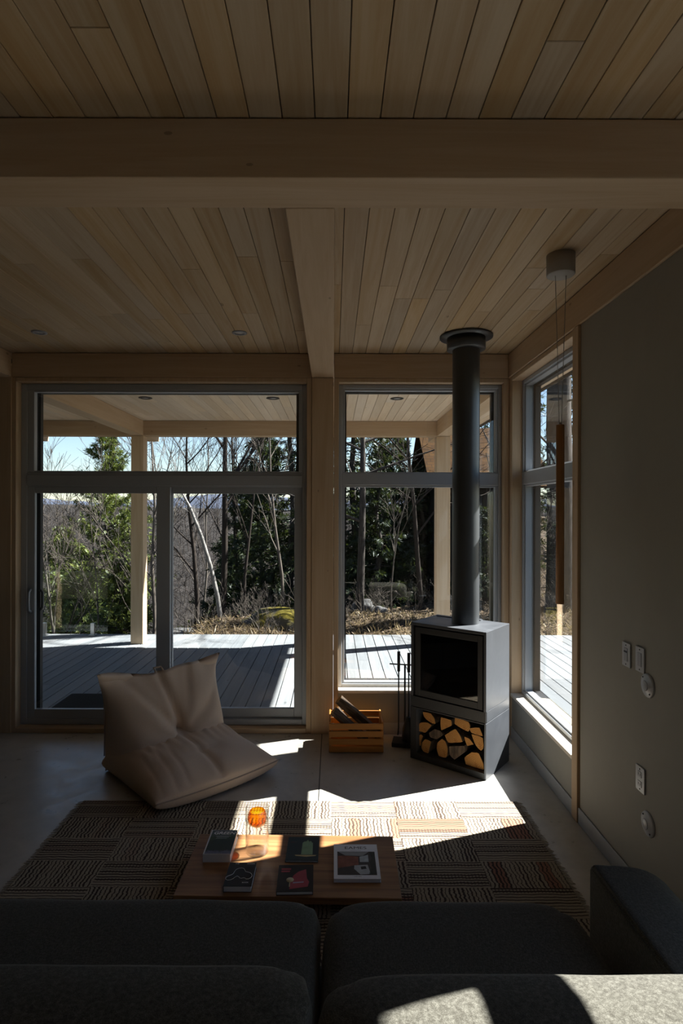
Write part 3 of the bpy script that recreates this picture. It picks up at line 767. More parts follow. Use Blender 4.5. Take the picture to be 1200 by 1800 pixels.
# white hardback
wh = plain('cover_white', (.82, .84, .88), .4, var=.03)
b = book('white hardback with a photo of a living room, at the right end of the table', .108, 2.613, .205, .258, .016, wh, 0, .002)
text('EAMES', .028, inkb, b, 0, .099, .0163, sx=1.3)
text('TASCHEN', .008, inkb, b, .002, -.113, .0163, sx=.95)
flat('subtitle', [rc(-.025, .025, .0775, .0795)], inkg, b, .0161)
def col(n, c, v=.3): return plain(n, c, .4, spec=.2, var=v, scale=40)
flat('photo', [rc(-.086, .088, -.103, .070)], col('photo_base', (.05, .04, .038)), b, .0161, .0002)
flat('photo_ceiling', [[(-.082, .068), (.060, .068), (.030, .036), (-.050, .040)]], col('photo_grey', (.34, .35, .35), .1), b, .0164, .0002)
flat('photo_shelves', [[(-.084, .035), (-.050, .038), (.010, .030), (.010, -.030), (-.084, -.055)]], col('photo_brown', (.24, .085, .055), .7), b, .0166, .0002)
flat('photo_window', [[(.016, .030), (.030, .034), (.056, .045), (.056, -.010), (.016, -.010)]], col('photo_light', (.48, .54, .56), .4), b, .0166, .0002)
flat('photo_floor', [[(-.010, -.035), (.050, -.030), (.060, -.095), (.015, -.100), (-.012, -.06)]], col('photo_floor', (.45, .48, .5), .3), b, .0166, .0002)
flat('photo_chair', [[(.018, -.045), (.040, -.040), (.044, -.060), (.020, -.064)]], col('photo_chair', (.012, .012, .012)), b, .0169, .0002)
flat('photo_plant', [[(.060, .066), (.085, .060), (.085, -.098), (.052, -.098), (.066, -.05), (.060, -.01), (.072, .02)]], col('photo_plant', (.018, .022, .016), .6), b, .0166, .0002)

# ------------------------------------------------------------------ glass holder
t = thing('glass_holder', 'clear glass cylinder holding an amber cup, at the sunlit back of the table', 'glass', (-.358 * TK, 2.712 * TK, TZ + .0005)); t.scale = (TK,) * 3
m = MB(); m.lathe([(0, 0), (.052, 0), (.0555, .004), (.0555, .209), (.0545, .210), (.0525, .209), (.0525, .012), (.048, .008), (0, .007)], n=48); m.build('outer_cylinder', M['tumbler'], t)
m = MB(); m.lathe([(.0335, .190), (.0355, .193), (.0375, .190), (.044, .172), (.0455, .155), (.041, .138), (.030, .128), (0, .127), (0, .132), (.028, .133), (.038, .142), (.0425, .156), (.0415, .170), (.0335, .190)], n=40); m.build('amber_cup', M['amber'], t)
m = MB(); m.lathe([(.052, .152), (.042, .135), (.031, .1265), (0, .1255)], n=40); m.build('inner_funnel', M['tumbler'], t)

# ------------------------------------------------------------------ cushions
def sgnpow(a, p): return abs(a) ** p
def pillow(name, mat, parent, hx, hy, top, bot, p=5, nx=48, ny=36, pe=11, loc=(0, 0, 0), rot=(0, 0, 0), crown=0, wr=0, seed=0):
    vs, fs, idT, idB = [], [], {}, {}
    for j in range(ny + 1):
        for i in range(nx + 1):
            s = -math.cos(math.pi * i / nx) * .5 + (2 * i / nx - 1) * .5; t_ = -math.cos(math.pi * j / ny) * .5 + (2 * j / ny - 1) * .5
            s = max(-1, min(1, s)); t_ = max(-1, min(1, t_))
            mx = max(abs(s), abs(t_)); f = mx / ((abs(s) ** p + abs(t_) ** p) ** (1 / p)) if mx > 1e-6 else 1
            x, y = s * f * hx, t_ * f * hy
            e = ((1 - abs(s) ** pe) * (1 - abs(t_) ** pe)); e = max(e, 0) ** (1 / 2.2)
            cr = crown * (1 - s * s) * (1 - t_ * t_)
            w = wr * mnoise.noise((x * 5 + seed, y * 5, seed * .7))
            idT[i, j] = len(vs); vs.append((x, y, e * (top + cr + w)))
            if i in (0, nx) or j in (0, ny): idB[i, j] = idT[i, j]
            else: idB[i, j] = len(vs); vs.append((x, y, -e * (bot + w * .5)))
    for j in range(ny):
        for i in range(nx):
            fs.append((idT[i, j], idT[i + 1, j], idT[i + 1, j + 1], idT[i, j + 1]))
            fs.append((idB[i, j], idB[i, j + 1], idB[i + 1, j + 1], idB[i + 1, j]))
    o = raw(name, vs, fs, mat, parent, True); o.location = loc; o.rotation_euler = rot
    return o

# ------------------------------------------------------------------ sofa
sf = thing('sofa', 'dark grey tweed sofa in the foreground seen from behind', 'sofa', (-.25, 1.6, 0))
def ox(x): return x + .25
def oy(y): return y - 1.6
m = MB(); m.box(ox(-1.75), ox(1.27), oy(1.14), oy(2.10), .10, .29); m.build('frame', M['sofa'], sf, bevel=.02)
m = MB(); m.box(ox(-1.75), ox(1.27), oy(1.02), oy(1.13), .10, .66); m.build('back_frame', M['sofa'], sf, bevel=.025)
for x in (-1.65, 1.17):
    for y in (1.10, 2.02): B(ox(x) - .03, ox(x) + .03, oy(y) - .03, oy(y) + .03, .01, .099).build('leg', M['black'], sf)
pillow('seat_cushion', M['sofa'], sf, .478, .50, .09, .075, 8, pe=16, loc=(ox(.442), oy(1.70), .398), crown=.012, wr=.006, seed=1)
pillow('seat_cushion', M['sofa'], sf, .845, .50, .09, .075, 22, pe=22, loc=(ox(-.887), oy(1.70), .398), crown=.02, wr=.006, seed=2)
pillow('back_cushion', M['sofa'], sf, .60, .21, .12, .12, 8, pe=18, loc=(ox(.56), oy(1.29), .625), rot=(R(84), 0, 0), crown=.03, wr=.008, seed=3)
pillow('back_cushion', M['sofa'], sf, .805, .21, .12, .12, 20, pe=26, loc=(ox(-.850), oy(1.29), .64), rot=(R(84), 0, 0), crown=.03, wr=.008, seed=4)
pr = [(.968, .10), (1.30, .10), (1.30, .44)] + [(1.30 - .19 * (1 - math.cos(a)), .44 + .175 * math.sin(a)) for a in [k * math.pi / 16 for k in range(1, 8)]] + [(1.10, .618), (.985, .625), (.968, .61)]
m = MB(); m.prism([(ox(x), z) for x, z in pr], 1, oy(1.14), oy(2.165)); ar = m.build('armrest', M['sofa'], sf, bevel=.02, segs=3, smooth=True)
m = MB(); m.tube([(ox(.972), oy(1.20), .60), (ox(.972), oy(2.10), .60)], .004, 6); m.build('piping', M['sofa'], ar)

# ------------------------------------------------------------------ floor lounge chair
lc = thing('lounge_chair', 'beige canvas floor lounge chair with peaked corners beside the sliding door', 'chair', (-.765, 3.95, 0), math.atan2(.68, .733))
# local: x along the front edge (left -, right +), y towards the back
def seat_pt(s, t_, top):
    # s -1..1 width, t -1 front .. 1 back
    x = .487 * s * (1 - .05 * (1 - t_ * t_)) * (1 + .02 * (1 - abs(t_)))
    y = -.0 + (t_ + 1) / 2 * .90 + .035 * (1 - s * s) * (-1 if t_ < 0 else 0) * (-t_)
    ex = max(0, 1 - abs(s) ** 3.2); et = max(0, 1 - abs((t_)) ** 4)
    e = (ex ** .48) * (et ** .42)
    zs_ = .092 - .025 * ((t_ + 1) / 2)
    if top:
        h = .088 + .18 * (t_ + 1) / 2
        h += .020 * mnoise.noise((s * 2.4, t_ * 2.6, 2.2)) - .018 * math.exp(-(s / .05) ** 2) * (1 if abs(t_) < .98 else 0)
        h -= .016 * math.exp(-((t_ + .35) / .06) ** 2) * math.exp(-(s / .25) ** 2)
        for q in (-.78, -.58, -.40): h -= .005 * math.exp(-((s - q - .10 * t_) / .03) ** 2)
        h += .006 * math.sin(s * 40 + 5 * t_) * math.exp(-((t_ - .25) / .3) ** 2)
        return x, y, zs_ + e * h
    pl = .012 * math.sin(s * 75) * (1 - abs(s)) * math.exp(-((t_ + 1) / .12) ** 2)
    return x, y + pl * .4, max(.002, zs_ - (e ** .6) * 1.2 * (zs_))
nx, ny = 72, 52
vs, fs, T_, B_ = [], [], {}, {}
for j in range(ny + 1):
    for i in range(nx + 1):
        s = -math.cos(math.pi * i / nx) * .6 + (2 * i / nx - 1) * .4; t_ = -math.cos(math.pi * j / ny) * .6 + (2 * j / ny - 1) * .4
        T_[i, j] = len(vs); vs.append(seat_pt(s, t_, True))
        if i in (0, nx) or j in (0, ny): B_[i, j] = T_[i, j]
        else: B_[i, j] = len(vs); vs.append(seat_pt(s, t_, False))
for j in range(ny):
    for i in range(nx):
        fs.append((T_[i, j], T_[i + 1, j], T_[i + 1, j + 1], T_[i, j + 1])); fs.append((B_[i, j], B_[i, j + 1], B_[i + 1, j + 1], B_[i + 1, j]))
raw('seat', vs, fs, M['chair_fabric'], lc, True)
m = MB(); m.tube([tuple(Vector(seat_pt(-1 + 2 * k / 40, -1, True)) + Vector((0, -.002, 0))) for k in range(41)], .0045, 6); m.build('piping', M['piping'], lc)

def back_sec(u, n=26):
    """closed section of the backrest at width u: front face up, over the top, rear face down"""
    au = abs(u)
    zt = .690 + .045 * au ** 2.2 + (.035 if u < 0 else .012) * au ** 10 + .012 * math.sin(u * 5)
    th = max(0, 1 - au ** 9) ** .55
    yb = .885                                      # rear
    out = []
    for k in range(n + 1):                         # front face from bottom to top
        f = k / n
        z = .10 + (zt - .10) * f
        yf = .43 + .10 * au ** 2 + .405 * f ** .85 + .05 * math.sin(f * math.pi) * -1.0
        puff = .05 * math.sin(math.pi * min(1, f * 1.15)) ** 1 * (math.sin(math.pi * min(1, au * 1.02)) ** .8)
        xx = u * .48
        def groove(x0, z0, x1, z1, dep, wid):
            dx, dz = x1 - x0, z1 - z0; tt = max(0, min(1, ((xx - x0) * dx + (z - z0) * dz) / (dx * dx + dz * dz)))
            dd = math.hypot(xx - x0 - tt * dx, z - z0 - tt * dz); return dep * math.exp(-(dd / wid) ** 2) * (1 - .45 * tt)
        cr = groove(0, .25, -.07, .72, .075, .032) + groove(0, .25, -.34, .66, .035, .03) + groove(0, .25, .40, .50, .022, .03) + groove(0, .25, .20, .70, .02, .03)
        ang = math.atan2(u * .48, (z - .24) + 1e-4); rr = math.hypot(u * .48, z - .24)
        wr = .013 * math.sin(ang * 9 + .8 * math.sin(rr * 12)) * min(1, rr / .12) * (1 - au ** 4)
        y = yf - puff + cr + wr * (.4 + .6 * f)
        yv = yb - (yb - y) * th
        out.append((yv, z))
    for k in range(n + 1):                         # rear face
        f = 1 - k / n
        z = .005 + (zt - .005) * f
        y = yb + (.015 * math.sin(f * math.pi) - .04 * f ** 5) * th
        if k == 0: continue
        out.append((y, z))
    return out
NU = 64; vs, fs, rows = [], [], []
for i in range(NU + 1):
    u = -math.cos(math.pi * i / NU) * .55 + (2 * i / NU - 1) * .45
    sec = back_sec(u); row = []
    for k, (y, z) in enumerate(sec):
        fl = (max(0, z - .30) / .42) ** 2
        x = u * (.462 + .03 * fl * abs(u) ** 3 + (.05 if u < 0 else .015) * fl ** 2 * abs(u) ** 8)
        lip = .10 * max(0, (abs(u) - .55) / .45) ** 2 * max(0, (z - .60) / .14) ** 2 * (1 if u < 0 else .25)
        row.append(len(vs)); vs.append((x, y - lip, z))
    rows.append(row)
L = len(rows[0])
for r0, r1 in zip(rows, rows[1:]):
    for k in range(L): fs.append((r0[k], r1[k], r1[(k + 1) % L], r0[(k + 1) % L]))
bk = raw('backrest', vs, fs, M['chair_fabric'], lc, True)
m = MB(); m.tube([(-.468, .885, .12), (-.466, .887, .35), (-.478, .88, .62)], .0045, 6); m.build('piping', M['piping'], bk)
m = MB(); m.tube([(-.08, .84, .68), (-.09, .865, .712), (-.03, .865, .712), (-.02, .84, .68)], .009, 6); m.build('carry_loop', M['piping'], bk)

# ------------------------------------------------------------------ deck, porch
struct(boards('deck', -7.5, 4.3, YW + .225, 9.10, -.03, -.002, .150, .009, .02, M['deck'], 21, 2.4, 4.9), 'weathered board deck outside the windows', 'deck')
struct(B(-7.5, 4.3, YW + .225, 9.08, -.30, -.035).build('deck_joists', M['shed_wall']))
def porch(mat, name, label, *d): return struct(B(*d).build(name, M[mat], bevel=.005), label, 'post' if 'post' in name else 'beam')
for x0, lab in ((-4.75, 'porch post beyond the left edge of the door'), (-2.98, 'porch post seen through left door pane'), (-.19, 'porch post hidden behind the middle timber post'), (1.515, 'porch post seen behind the stove pipe')):
    x1 = x0 + (.20 if x0 > 1 else .18)
    porch('timber_z', 'porch_post', lab, x0, x1, 8.41, 8.60, 0, 3.068)
    porch('timber_y', 'porch_beam', lab.replace('post', 'beam', 1), x0, x1, YW + .225, 8.408, 3.07, 3.288)
    porch('timber_y', 'porch_beam', 'beam end past the ' + lab, x0, x1, 8.602, 9.17, 3.07, 3.288)
porch('timber_x', 'porch_beam', 'long beam along the outer edge of the porch', -7.2, 1.715, 8.41, 8.60, 3.07, 3.288)
tag(B(-2.78, -1.70, 5.40, 6.09, -.0015, .010).build('doormat', M['mat_rubber'], bevel=.002), 'black doormat on the deck outside the sliding door', 'mat')
# glass railing
t = thing('glass_railing', 'frameless glass railing at the left outer edge of the deck', 'railing', (0, 9.02, 0))
for x0, x1 in ((-5.9, -4.75), (-4.70, -3.56)): B(x0, x1, -.006, .006, .06, 1.0).build('glass_panel', M['rail_glass'], t, bevel=.001)
def clamp(x, lab=None):
    m = MB(); m.box(-.05, .05, -.05, .05, 0, .012); m.box(-.028, .028, -.026, -.0065, .0125, .19); m.box(-.028, .028, .0065, .026, .0125, .19)
    o = m.build('clamp', M['steel'], t); o.location = (x, 0, -.001)
for x in (-5.6, -4.555, -3.79): clamp(x)

# ------------------------------------------------------------------ terrain
def ground_z(x, y):
    base = -.22
    left = max(0, min(1, (-2.2 - x) / 2.5)); left = left * left * (3 - 2 * left)
    z = base - 1.7 * left * min(1, max(0, (y - 8.6) / 2.0))
    rise = max(0, min(1, (x - 1.5) / 5)) * max(0, y - 9) * .06
    mid = max(0, min(1, (2.0 - x) / 4))
    z += rise - mid * max(0, y - 11.5) ** 1.15 * .14
    bump = .18 * mnoise.noise((x * .45, y * .45, 0)) + .06 * mnoise.noise((x * 1.7, y * 1.7, 4))
    return z + bump * min(1, max(0, (y - 9.0)) / 1.2)
nx, ny = 120, 90; vs, fs = [], []
for j in range(ny + 1):
    for i in range(nx + 1):
        x = -32 + 72 * i / nx; y = 5.0 + 36 * (j / ny) ** 1.4
        vs.append((x, y, ground_z(x, y) if y > 9 else min(-.32, ground_z(x, y) - .1)))
for j in range(ny):
    for i in range(nx): fs.append((j * (nx + 1) + i, j * (nx + 1) + i + 1, (j + 1) * (nx + 1) + i + 1, (j + 1) * (nx + 1) + i))
struct(raw('ground', vs, fs, M['ground'], None, True), 'brown forest floor of leaf litter beyond the deck', 'ground')
def hill_z(x, y):
    f = (y - 35) / 165; f = max(0, f)
    return -10 + 11.0 * f ** .8 + 3.0 * mnoise.noise((x * .012, y * .012, 3)) * min(1, f * 2) + (x < -20) * (-20 - x) * .02 * f
nx, ny = 90, 50; vs, fs = [], []
for j in range(ny + 1):
    for i in range(nx + 1):
        x = -220 + 440 * i / nx; y = 36 + 190 * j / ny; vs.append((x, y, hill_z(x, y)))
for j in range(ny):
    for i in range(nx): fs.append((j * (nx + 1) + i, j * (nx + 1) + i + 1, (j + 1) * (nx + 1) + i + 1, (j + 1) * (nx + 1) + i))
struct(raw('hillside', vs, fs, M['hill'], None, True), 'grey hillside of bare woods across the valley', 'hill')
vs, fs = [], []
for i in range(81):
    x = -700 + 1400 * i / 80; h = 17 + 16 * mnoise.noise((x * .006, 0, 5.2)) + 4 * mnoise.noise((x * .03, 0, 1.2))
    for (yy, zz) in ((560, -30), (600, h * .7), (640, h), (700, h * .5), (760, -30)): vs.append((x, yy, zz))
for i in range(80):
    for k in range(4): fs.append((i * 5 + k, (i + 1) * 5 + k, (i + 1) * 5 + k + 1, i * 5 + k + 1))
struct(raw('ridge', vs, fs, M['far_hill'], None, True), 'ridge on the horizon with haze blue in its colour', 'hill')

# ------------------------------------------------------------------ trees
class Acc:
    def __init__(self): self.v, self.f = [], []
    def tube(self, pts, rad, n=4):
        base = len(self.v); N = len(pts); pa = None
        for i in range(N):
            t = (pts[min(i + 1, N - 1)] - pts[max(i - 1, 0)])
            t = t.normalized() if t.length > 1e-9 else Vector((0, 0, 1))
            a = t.orthogonal().normalized() if pa is None else (pa - t * pa.dot(t)).normalized(); pa = a; b = t.cross(a)
            for k in range(n):
                an = 2 * math.pi * k / n; self.v.append(tuple(pts[i] + (a * math.cos(an) + b * math.sin(an)) * rad[i]))
        for i in range(N - 1):
            for k in range(n):
                k2 = (k + 1) % n; self.f.append((base + i * n + k, base + i * n + k2, base + (i + 1) * n + k2, base + (i + 1) * n + k))
    def leaf(self, p, d, nrm, l, w):
        s = d.cross(nrm).normalized() * w; b = len(self.v)
        q = p + d * l * .45
        self.v += [tuple(p), tuple(q + s), tuple(p + d * l), tuple(q - s)]; self.f.append((b, b + 1, b + 2, b + 3))

def rvec(rn): return Vector((rn.gauss(0, 1), rn.gauss(0, 1), rn.gauss(0, 1))).normalized()
def branch(acc, rn, p, d, L, r, depth, maxd, kids, spread, up, n=4, wob=.18, rmin=.003):
    segs = 5 if depth == 0 else 4 if depth < 2 else 3
    pts, rad = [p.copy()], [r]
    cur, dd = p.copy(), d.copy()
    for i in range(segs):
        dd = (dd + rvec(rn) * wob + Vector((0, 0, up))).normalized(); cur = cur + dd * (L / segs); pts.append(cur.copy()); rad.append(max(rmin, r * (1 - .75 * (i + 1) / segs)))
    acc.tube(pts, rad, max(3, n - depth) if depth < 3 else 3)
    if depth >= maxd: return
    k = kids[depth]
    for q in range(k):
        f = rn.uniform(.28, 1.0) if depth else .28 + .72 * (q + rn.random()) / k
        idx = f * segs; i0 = min(segs - 1, int(idx)); pp = pts[i0].lerp(pts[i0 + 1], idx - i0); td = (pts[i0 + 1] - pts[i0]).normalized()
        side = rvec(rn); side = (side - td * side.dot(td)).normalized()
        nd = (td * math.cos(spread) + side * math.sin(spread)).normalized()
        branch(acc, rn, pp, nd, L * rn.uniform(.35, .62) * (1 - .35 * f), max(rmin, rad[i0] * .5), depth + 1, maxd, kids, spread * rn.uniform(.8, 1.15), up, n, wob, rmin)

def bare_tree(name, label, x, y, h, r, seed, mat='twig', lean=(0, 0), kids=(9, 6, 5), spread=.75, up=.06, group=None, z=None, rmin=.004, wob=.12, cat='tree'):
    rn = random.Random(seed); acc = Acc(); z0 = ground_z(x, y) - .15 if z is None else z
    branch(acc, rn, Vector((0, 0, 0)), Vector((lean[0], lean[1], 1)).normalized(), h, r, 0, len(kids), kids, spread, up, 8, wob, rmin)
    o = raw(name, acc.v, acc.f, M[mat], None, True); o.location = (x, y, z0)
    return tag(o, label, cat, group)

def evergreen(name, label, x, y, h, r, seed, leafmat, nb=90, sprays=26, ll=(.10, .22), droop=-.15, base=.08, trunk_r=.12, shape=.8, group='evergreens beyond the deck', z=None, up=.0, wd=.075):
    rn = random.Random(seed); z0 = ground_z(x, y) - .15 if z is None else z
    root = thing(name, label, 'tree', (x, y, z0), 0, group)
    ta = Acc(); pts = [Vector((.06 * math.sin(k * 1.3 + seed), .06 * math.cos(k * 1.7), h * k / 10)) for k in range(11)]
    ta.tube(pts, [trunk_r * (1 - .093 * k) for k in range(11)], 8)
    fa = Acc()
    for i in range(nb):
        f = base + (1 - base) * (i + rn.random()) / nb; f = min(.995, f)
        a = rn.uniform(0, 2 * math.pi); L = r * (1 - f) ** shape * rn.uniform(.65, 1.15) + .12
        p = Vector((0, 0, h * f)); d = Vector((math.cos(a), math.sin(a), droop + up * f + rn.uniform(-.12, .12))).normalized()
        e = p + d * L * .6; e2 = p + d * L + Vector((0, 0, .12 * L))
        ta.tube([p, e, e2], [.012 + .012 * (1 - f), .008, .003], 3)
        ns = int(sprays * (.35 + L / r))
        for q in range(ns):
            g = rn.uniform(.12, 1.04) ** .8; c = p.lerp(e, g / .6) if g < .6 else e.lerp(e2, (g - .6) / .4)
            c = c + rvec(rn) * (.05 + .10 * L) * rn.random()
            ld = (d * rn.uniform(.1, 1.0) + rvec(rn) * .75 + Vector((0, 0, -.18))).normalized()
            l = rn.uniform(*ll); nr = rvec(rn)
            sd = ld.cross(nr).normalized()
            for w in range(-2, 3):
                dd = (ld + sd * .42 * w + rvec(rn) * .15).normalized(); fa.leaf(c + ld * l * .12 * (2 - abs(w)), dd, nr, l * (1 - .17 * abs(w)), l * wd)
    raw('trunk', ta.v, ta.f, M['trunk'], root, True); raw('foliage', fa.v, fa.f, M[leafmat], root)
    return root
def at(px, Y): return (px - 586) * Y / 1005

evergreen('cedar_tree', 'sunlit pointed cedar seen through the left pane of the sliding door', at(186, 16), 16, 7.0, 2.2, 1, 'cedar', 190, 56, (.09, .19), -.05, .02, up=.6)
evergreen('cedar_tree', 'low bushy cedar behind the left railing post', at(112, 17.5), 17.5, 4.6, 1.8, 2, 'cedar', 130, 48, (.09, .19), 0, .02, up=.5)
evergreen('cedar_tree', 'low bright cedar against the left porch post', at(212, 13.2), 13.2, 3.1, 1.2, 3, 'cedar', 110, 44, (.08, .17), 0, .02, up=.5)
evergreen('cedar_tree', 'rounded cedar standing low between the two railing clamps', at(140, 14.4), 14.4, 3.0, 1.3, 35, 'cedar', 110, 44, (.08, .17), 0, .02, up=.5)
H = 'hemlock_tree'
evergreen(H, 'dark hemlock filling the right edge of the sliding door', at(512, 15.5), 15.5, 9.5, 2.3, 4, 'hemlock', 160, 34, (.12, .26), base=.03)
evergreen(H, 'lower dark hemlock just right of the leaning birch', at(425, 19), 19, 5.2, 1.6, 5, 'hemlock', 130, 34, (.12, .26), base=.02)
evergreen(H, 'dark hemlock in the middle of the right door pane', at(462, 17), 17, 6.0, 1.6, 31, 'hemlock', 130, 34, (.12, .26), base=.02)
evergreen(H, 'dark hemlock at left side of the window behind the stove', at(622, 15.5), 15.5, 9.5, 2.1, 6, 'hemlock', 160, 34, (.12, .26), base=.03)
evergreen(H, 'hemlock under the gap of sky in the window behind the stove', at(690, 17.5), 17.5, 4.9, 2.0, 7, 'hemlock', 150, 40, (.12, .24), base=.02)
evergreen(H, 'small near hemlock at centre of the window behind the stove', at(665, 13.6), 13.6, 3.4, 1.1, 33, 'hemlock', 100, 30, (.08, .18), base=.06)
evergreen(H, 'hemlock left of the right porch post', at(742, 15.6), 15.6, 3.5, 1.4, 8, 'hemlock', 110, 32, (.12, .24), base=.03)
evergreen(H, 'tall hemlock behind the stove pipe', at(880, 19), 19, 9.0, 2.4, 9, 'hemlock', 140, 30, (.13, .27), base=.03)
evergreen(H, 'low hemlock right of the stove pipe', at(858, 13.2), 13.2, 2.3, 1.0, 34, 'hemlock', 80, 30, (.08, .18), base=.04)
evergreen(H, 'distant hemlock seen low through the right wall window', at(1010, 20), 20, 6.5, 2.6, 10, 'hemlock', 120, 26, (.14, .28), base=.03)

g = 'bare trees beyond the deck'
bare_tree('bare_sapling', 'pale bare sapling forking in front of the left cedars', at(116, 11.5), 11.5, 4.4, .035, 11, 'twig', (-.05, 0), (8, 5, 4), .5, .08, g)
bare_tree('bare_sapling', 'thin bare sapling at the very left of the door glass', at(90, 14), 14, 5.6, .035, 12, 'twig', (-.1, 0), (9, 6, 4), .55, .08, g)
bare_tree('bare_tree', 'slender bare tree just right of the left porch post', at(268, 12), 12, 6.2, .05, 13, 'twig', (.02, 0), (10, 6, 4), .6, .08, g)
bare_tree('bare_tree', 'crooked dark bare tree beside the door meeting stile', at(345, 12.5), 12.5, 5.0, .06, 14, 'twig_dark', (-.06, 0), (10, 6, 5), .75, .06, g)
bare_tree('bare_tree', 'straight dark bare trunk rising past the door mullion', at(391, 13.5), 13.5, 8.5, .085, 15, 'twig_dark', (0, 0), (14, 6, 4), .7, .1, g, wob=.04)
bare_tree('bare_tree', 'many-branched bare tree at centre of the transom', at(425, 17), 17, 7.5, .06, 16, 'twig_dark', (-.04, 0), (12, 7, 5), .6, .08, g)
bare_tree('bare_tree', 'thin bare tree left of centre in the transom sky', at(300, 18), 18, 8.0, .05, 17, 'twig', (.05, 0), (12, 7, 5), .6, .08, g)
bare_tree('bare_tree', 'tall thin bare tree right of centre in transom sky', at(350, 21), 21, 9.0, .05, 18, 'twig', (0, 0), (12, 7, 5), .6, .08, g)
bare_tree('bare_tree', 'twisted dark bare tree left of right porch post', at(742, 12.5), 12.5, 6.0, .06, 19, 'twig_dark', (-.05, 0), (11, 6, 4), .85, .04, g)
bare_tree('bare_tree', 'bare tree with pale limbs right of stove pipe', at(862, 13), 13, 6.5, .07, 20, 'twig', (.08, 0), (11, 6, 4), .85, .04, g)
bare_tree('bare_tree', 'bare tree in the top of the right wall window', at(1000, 15), 15, 9.5, .09, 22, 'twig', (0, 0), (14, 7, 5), .7, .06, g)
bare_tree('bare_tree', 'thin spruce snag left in window behind the stove', at(632, 12), 12, 6.5, .09, 23, 'trunk', (0, 0), (10, 4, 3), 1.2, .0, g, wob=.03)
bare_tree('bare_sapling', 'pale thin sapling at centre of window behind the stove', at(688, 12), 12, 3.2, .02, 24, 'twig', (0, 0), (9, 5, 3), .6, .06, g)
bare_tree('bare_sapling', 'bare sapling crossing in front of the pointed cedar', at(165, 12.6), 12.6, 4.6, .03, 41, 'twig', (.06, 0), (10, 6, 4), .6, .07, g)
bare_tree('bare_sapling', 'leaning dark sapling low at left edge of the door glass', at(70, 11), 11, 3.0, .03, 42, 'twig_dark', (.35, 0), (7, 4, 3), .5, .06, g)
bare_tree('bare_sapling', 'bare sapling just left of the left porch post', at(222, 12), 12, 3.8, .025, 43, 'twig', (-.05, 0), (9, 5, 4), .6, .07, g)
bare_tree('bare_tree', 'thin bare tree close to the right edge of the door glass', at(500, 12.6), 12.6, 5.2, .04, 44, 'twig', (.03, 0), (10, 6, 4), .6, .07, g)
bare_tree('bare_tree', 'thin bare tree between birch and boulder', at(430, 13), 13, 5.5, .04, 45, 'twig_dark', (.0, 0), (10, 6, 4), .6, .07, g)
# leaning birch: bowed pale trunk
ac = Acc(); bp = [Vector(p) for p in ((0, 0, 0), (-.06, 0, .5), (-.20, 0, 1.1), (-.40, 0, 1.75), (-.62, 0, 2.3), (-.92, 0, 2.85), (-1.0, 0, 3.0))]
ac.tube(bp, [.05, .045, .042, .036, .03, .02, .012], 8)
rn = random.Random(30)
for k in range(3, 7):
    for q in range(2): branch(ac, rn, bp[k], (Vector((-.5, 0, .8)) + rvec(rn) * .5).normalized(), .6, .008, 1, 3, (0, 4, 3), .7, .05, 4, .2, .003)
o = raw('birch_tree', ac.v, ac.f, M['birch'], None, True); o.location = (at(388, 11.6), 11.6, ground_z(at(388, 11.6), 11.6) - .05); tag(o, 'white birch trunk leaning to the left beyond the deck', 'tree', g)
# thick trunk outside right window
t = thing('pine_tree', 'thick rough pine trunk close outside the right wall window', 'tree', (4.75, 12, ground_z(4.75, 12) - .2))
ac = Acc(); ac.tube([Vector((.03 * math.sin(k), .02 * k % .05, k * 1.0)) for k in range(14)], [.30 - .012 * k for k in range(14)], 14); raw('trunk', ac.v, ac.f, M['trunk'], t, True)
ac = Acc(); rn = random.Random(77)
for k in range(16):
    a = rn.uniform(0, 6.28); branch(ac, rn, Vector((0, 0, 4.5 + .5 * k)), Vector((math.cos(a), math.sin(a), -.1)), rn.uniform(1, 2.4), .03, 1, 3, (0, 5, 4), .7, 0, 5, .15, .004)
raw('dead_branches', ac.v, ac.f, M['twig'], t, True)

# woods on the slopes: uncountable
rn = random.Random(99); ac = Acc()
for i in range(1700):
    y = 34 + 140 * rn.random() ** 1.5; sp = .75 * y; x = rn.uniform(-sp, sp * .9)
    z = (ground_z(x, y) if y < 38 else hill_z(x, y)) - .3
    if y < 36 and x > 3: continue
    h = rn.uniform(4, 8); p = Vector((x, y, z)); w = max(.022, .00042 * y) * rn.uniform(.6, 1.3)
    top = p + Vector((rn.uniform(-1.1, 1.1), rn.uniform(-.6, .6), h))
    mid = p.lerp(top, .5) + rvec(rn) * .35
    ac.tube([p, mid, top], [w * 1.8, w * 1.2, w * .4], 3)
    for q in range(12):
        f = rn.uniform(.12, .98); s = p.lerp(mid, f * 2) if f < .5 else mid.lerp(top, f * 2 - 1); a = rn.uniform(0, 6.28); L = (h * .34 * (1.1 - f) + .5) * rn.uniform(.6, 1.2)
        e = s + Vector((math.cos(a) * L * .85, math.sin(a) * L * .85, L * rn.uniform(.2, .8))); k = s.lerp(e, .5) + rvec(rn) * L * .08
        ac.tube([s, k, e], [w * .7, w * .5, w * .25], 3)
        e2 = k + Vector((math.cos(a + 1.2) * L * .45, math.sin(a + 1.2) * L * .45, L * rn.uniform(.1, .5))); ac.tube([k, e2], [w * .45, w * .22], 3)
o = raw('woods', ac.v, ac.f, M['far_twig'], None); tag(o, 'mass of bare grey woods on the slope across the valley', 'woods', None, 'stuff')
